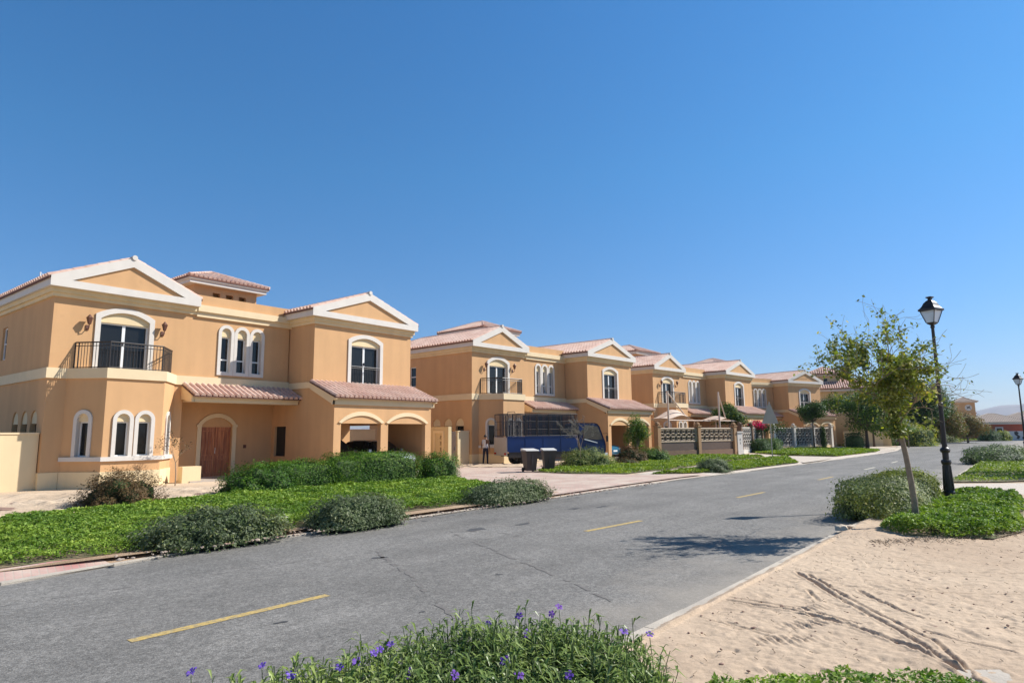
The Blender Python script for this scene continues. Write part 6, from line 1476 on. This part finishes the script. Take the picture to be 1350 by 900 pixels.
# ------------------------------------------------------------------ far buildings
def far_house(name, loc, rz, w, d, h, wallm, label, roof_h=1.6, ov=.5, wins=(), cat='house', tower=None):
    e = empty(name, loc, rz, label, cat); mb = MB(); F = face_frame((-w/2, -d/2, 0), (1, 0, 0), (0, -1, 0)); holes = [rect(x, z, x+a, z+b_) for x, z, a, b_ in wins]
    mb.poly_extrude([rect(0, -.2, w, h)]+holes, F, .25); mb.box(-w/2, -d/2+.25, -.2, -w/2+.25, d/2, h); mb.box(w/2-.25, -d/2+.25, -.2, w/2, d/2, h); mb.box(-w/2+.25, d/2-.25, -.2, w/2-.25, d/2, h); mb.build('wall', M[wallm], e)
    f = MB(); f.box(-w/2-ov+.1, -d/2-ov+.1, h, w/2+ov-.1, d/2+ov-.1, h+.3); f.build('fascia', M['white'], e); hip_roof(e, -w/2-ov, w/2+ov, -d/2-ov, d/2+ov, h+.32, h+.32+roof_h, tm='tile' if cat == 'villa' else 'tile_pale')
    for x, z, a, b_ in wins:
        m_ = MB(); m_.poly_extrude([rect(x-.12, z-.12, x+a+.12, z+b_+.12), rect(x+.06, z+.06, x+a-.06, z+b_-.06)], F @ Matrix.Translation((0, 0, -.05)), .12); wo = m_.build('window', M['white'], e)
        m_ = MB(); m_.poly_extrude([rect(x-.02, z-.02, x+a+.02, z+b_+.02)], F @ Matrix.Translation((0, 0, .1)), .05); m_.build('glass', M['glass'], wo)
    return e
e = far_house('villa', (41.6, 82.0, .1), R(-24), 9.0, 9, 6.5, 'render_pale', 'fifth villa, pale yellowish with hip roof, half hidden by the round trees', 1.5, .5, ((2.0, 4.0, .75, 1.5), (3.4, 4.0, .75, 1.5), (6.3, 4.0, .75, 1.5)), 'villa')
m_ = MB(); m_.box(-3.6, -1.5, 6.5, -.2, 2, 8.6); m_.build('tower', M['render_pale'], e); m_ = MB(); m_.box(-4.0, -1.9, 8.6, .2, 2.4, 8.85); m_.build('fascia', M['white'], e); hip_roof(e, -4.2, .4, -2.1, 2.6, 8.86, 9.9)
m_ = MB(); m_.box(-3.0, -1.53, 7.9, -2.6, -1.49, 8.3); m_.box(-2.0, -1.53, 7.9, -1.6, -1.49, 8.3); m_.build('tower_window', M['glass'], e)
e = empty('garden_wall', (42.2, 76.6, .1), R(-6), 'plain pale garden wall between the cube hedge and the dark gate', 'wall'); mb = MB(); mb.box(-3.4, -.1, -.2, 1.3, .1, 1.75); mb.box(1.3, -.2, -.2, 1.7, .2, 2.1); mb.build('wall', M['render_cream'], e)
e = empty('garden_gate', (45.8, 77.6, .1), R(6), 'wide dark reddish-brown gate in the shade below the tall trees', 'gate'); mb = MB(); mb.box(-1.7, -.06, -.1, 2.6, .06, 1.7); mb.build('gate_leaf', M['darktan'], e); mb = MB()
for k in range(9): mb.box(-1.6+k*.48, -.09, 0, -1.5+k*.48, -.06, 1.6)
mb.build('gate_rib', M['brown_metal'], e)
# hip-roofed tower house with a round emblem
e = empty('tower_house', (92.0, 133, .1), R(-18), 'tan tower with hip roof and round emblem rising beyond the golden trees', 'tower')
mb = MB(); mb.box(-1.6, -1.6, -.2, 1.6, 1.6, 7.2); mb.box(-3.6, -1.0, -.2, -1.6, 2.0, 5.4); mb.box(-1.72, -1.72, 5.0, 1.72, 1.72, 5.2); mb.build('wall', M['render_ochre'], e); f = MB(); f.box(-1.95, -1.95, 7.2, 1.95, 1.95, 7.38); f.box(-3.8, -1.3, 5.4, -1.6, 2.2, 5.55); f.build('fascia', M['white'], e)
hip_roof(e, -2.1, 2.1, -2.1, 2.1, 7.4, 8.3, tm='tile_pale')
mb = MB(); mb.lathe([(.62, -2.06), (.62, -2.0)], 20, (0, 0, 0)); o = mb.build('emblem_ring', M['white'], e); o.rotation_euler = (R(-90), 0, 0); o.location = (.6, 0, 6.95)
o.location = (.6, -.0, 6.95); o.rotation_euler = (R(90), 0, 0); o.scale = (1, 1, -1) if False else (1, 1, 1); o.location = (.4, -3.67, 6.2)
mb = MB(); P = [(-.42, -.3), (.1, -.05), (.42, -.35), (.2, .1), (.35, .4), (-.05, .15), (-.4, .3), (-.15, 0)]; mb.poly_extrude([P], face_frame((.4, -1.6, 6.2), (1, 0, 0), (0, -1, 0)) @ Matrix.Translation((0, 0, -.09)), .02); mb.build('emblem', M['clockmat'], e)
far_house('house', (87.2, 119, .1), R(-30), 9.0, 8, 2.7, 'redwall', 'low house with pale tiled roof and brick-red wall far right', 1.6, .6, ((4.6, .8, .9, 1.3),))
far_house('house', (95.0, 121, .1), R(-30), 10, 8, 2.8, 'greywall', 'low house with pale tiled roof and grey wall right of the red one', 1.7, .6, ())
far_house('house', (83.5, 127, .1), R(-30), 8, 7, 2.7, 'render_pale', 'low cream house partly hidden left of the red-walled one', 1.6, .5, ())
e = empty('garden_wall', (86.5, 112.0, .1), R(-28), 'white boundary wall with a dark emblem at the far right', 'wall'); mb = MB(); mb.box(-2.4, -.1, -.2, 9, .1, 1.5); mb.build('wall', M['whitewall'], e)
mb = MB(); P = [(-.35, .75), (0, .9), (.3, .6), (.1, .35), (.45, .0), (.2, -.45), (-.1, -.35), (.05, .0), (-.3, .3)]; mb.poly_extrude([P], face_frame((-.3, -.1, .6), (1, 0, 0), (0, -1, 0)) @ Matrix.Translation((0, 0, -.03)), .02); mb.build('emblem', M['clockmat'], e)
for (x, y, rz, w, d, h, lb) in [(70, 128, -.3, 9, 8, 3.0, 'distant low cream house behind the golden trees'), (128, 168, -.5, 12, 9, 3.2, 'distant low house on the horizon right of the farther lamp'), (112, 160, -.4, 10, 9, 3.4, 'distant low house on the horizon left of the farther lamp')]:
    far_house('house', (x, y, .1), rz, w, d, h, 'render_pale', lb, 1.7, .5)
car(38.6, 47.0+1.6, 0.02, R(200), 'black_paint', 'dark car at the right edge beyond the farther lamp', 4.4) if False else None
rng = random.Random(8); mb = MB(); mb2 = MB()
for i in range(1500):
    x, y = rng.uniform(1.3, 9.5), rng.uniform(4.8, 12.5); s_, t_ = TS*x+TC*y, TC*x-TS*y+3.15
    if t_ < .35 or t_ > 9: continue
    if rng.random() < .5: stone(rng, (x, y, .125), abs(rng.gauss(.006, .006))+.004, mb)
    else:
        a = rng.uniform(0, PI); L = rng.uniform(.015, .05); mb2.tube([(x, y, .135), (x+L*math.cos(a), y+L*math.sin(a), .14+rng.uniform(0, .012))], .003, 3)
for i in range(700):
    x, y = 6.3+rng.uniform(-.6, 4.6), 0; y = 10.8+.28*(x-6.3)+abs(rng.gauss(0, .25))*-1+.15; a = rng.uniform(0, PI); L = rng.uniform(.02, .07); mb2.tube([(x, y, .135), (x+L*math.cos(a), y+L*math.sin(a), .15+rng.uniform(0, .02))], .004, 3)
tag(mb.build('gravel', M['dark_stone']), 'tiny pebbles and clods on the open sand', kind='stuff'); tag(mb2.build('dry_litter', M['twig']), 'dry twigs and leaf litter on the open sand', kind='stuff')
p, r_ = local(0, 15.7, 6.6); e = empty('garden_wall', p, r_, 'sunlit cream wall seen through the left bay of the nearest carport', 'wall')
mb = MB(); mb.box(0, -.1, -.2, 4.6, .1, 2.1); mb.build('wall', M['render_cream'], e); mb = MB(); mb.box(0, -.13, 2.1, 4.6, .13, 2.16); mb.build('coping', M['cream'], e)
# the air itself: an even, thin desert haze that pales only the far hills
hz = MB(); hz.box(-3400, -700, -1.2, 3400, 3500, 150)
m, nt, b = new_mat('haze_air'); nt.nodes.remove(b); pv = N(nt, 'ShaderNodeVolumePrincipled'); pv.inputs['Color'].default_value = (.80, .88, 1.0, 1); pv.inputs['Density'].default_value = .00012; pv.inputs['Anisotropy'].default_value = .2
nt.links.new(pv.outputs[0], nt.nodes['Material Output'].inputs['Volume'])
tag(hz.build('haze', m), 'thin pale haze in the air, paling the distant hills', kind='stuff')
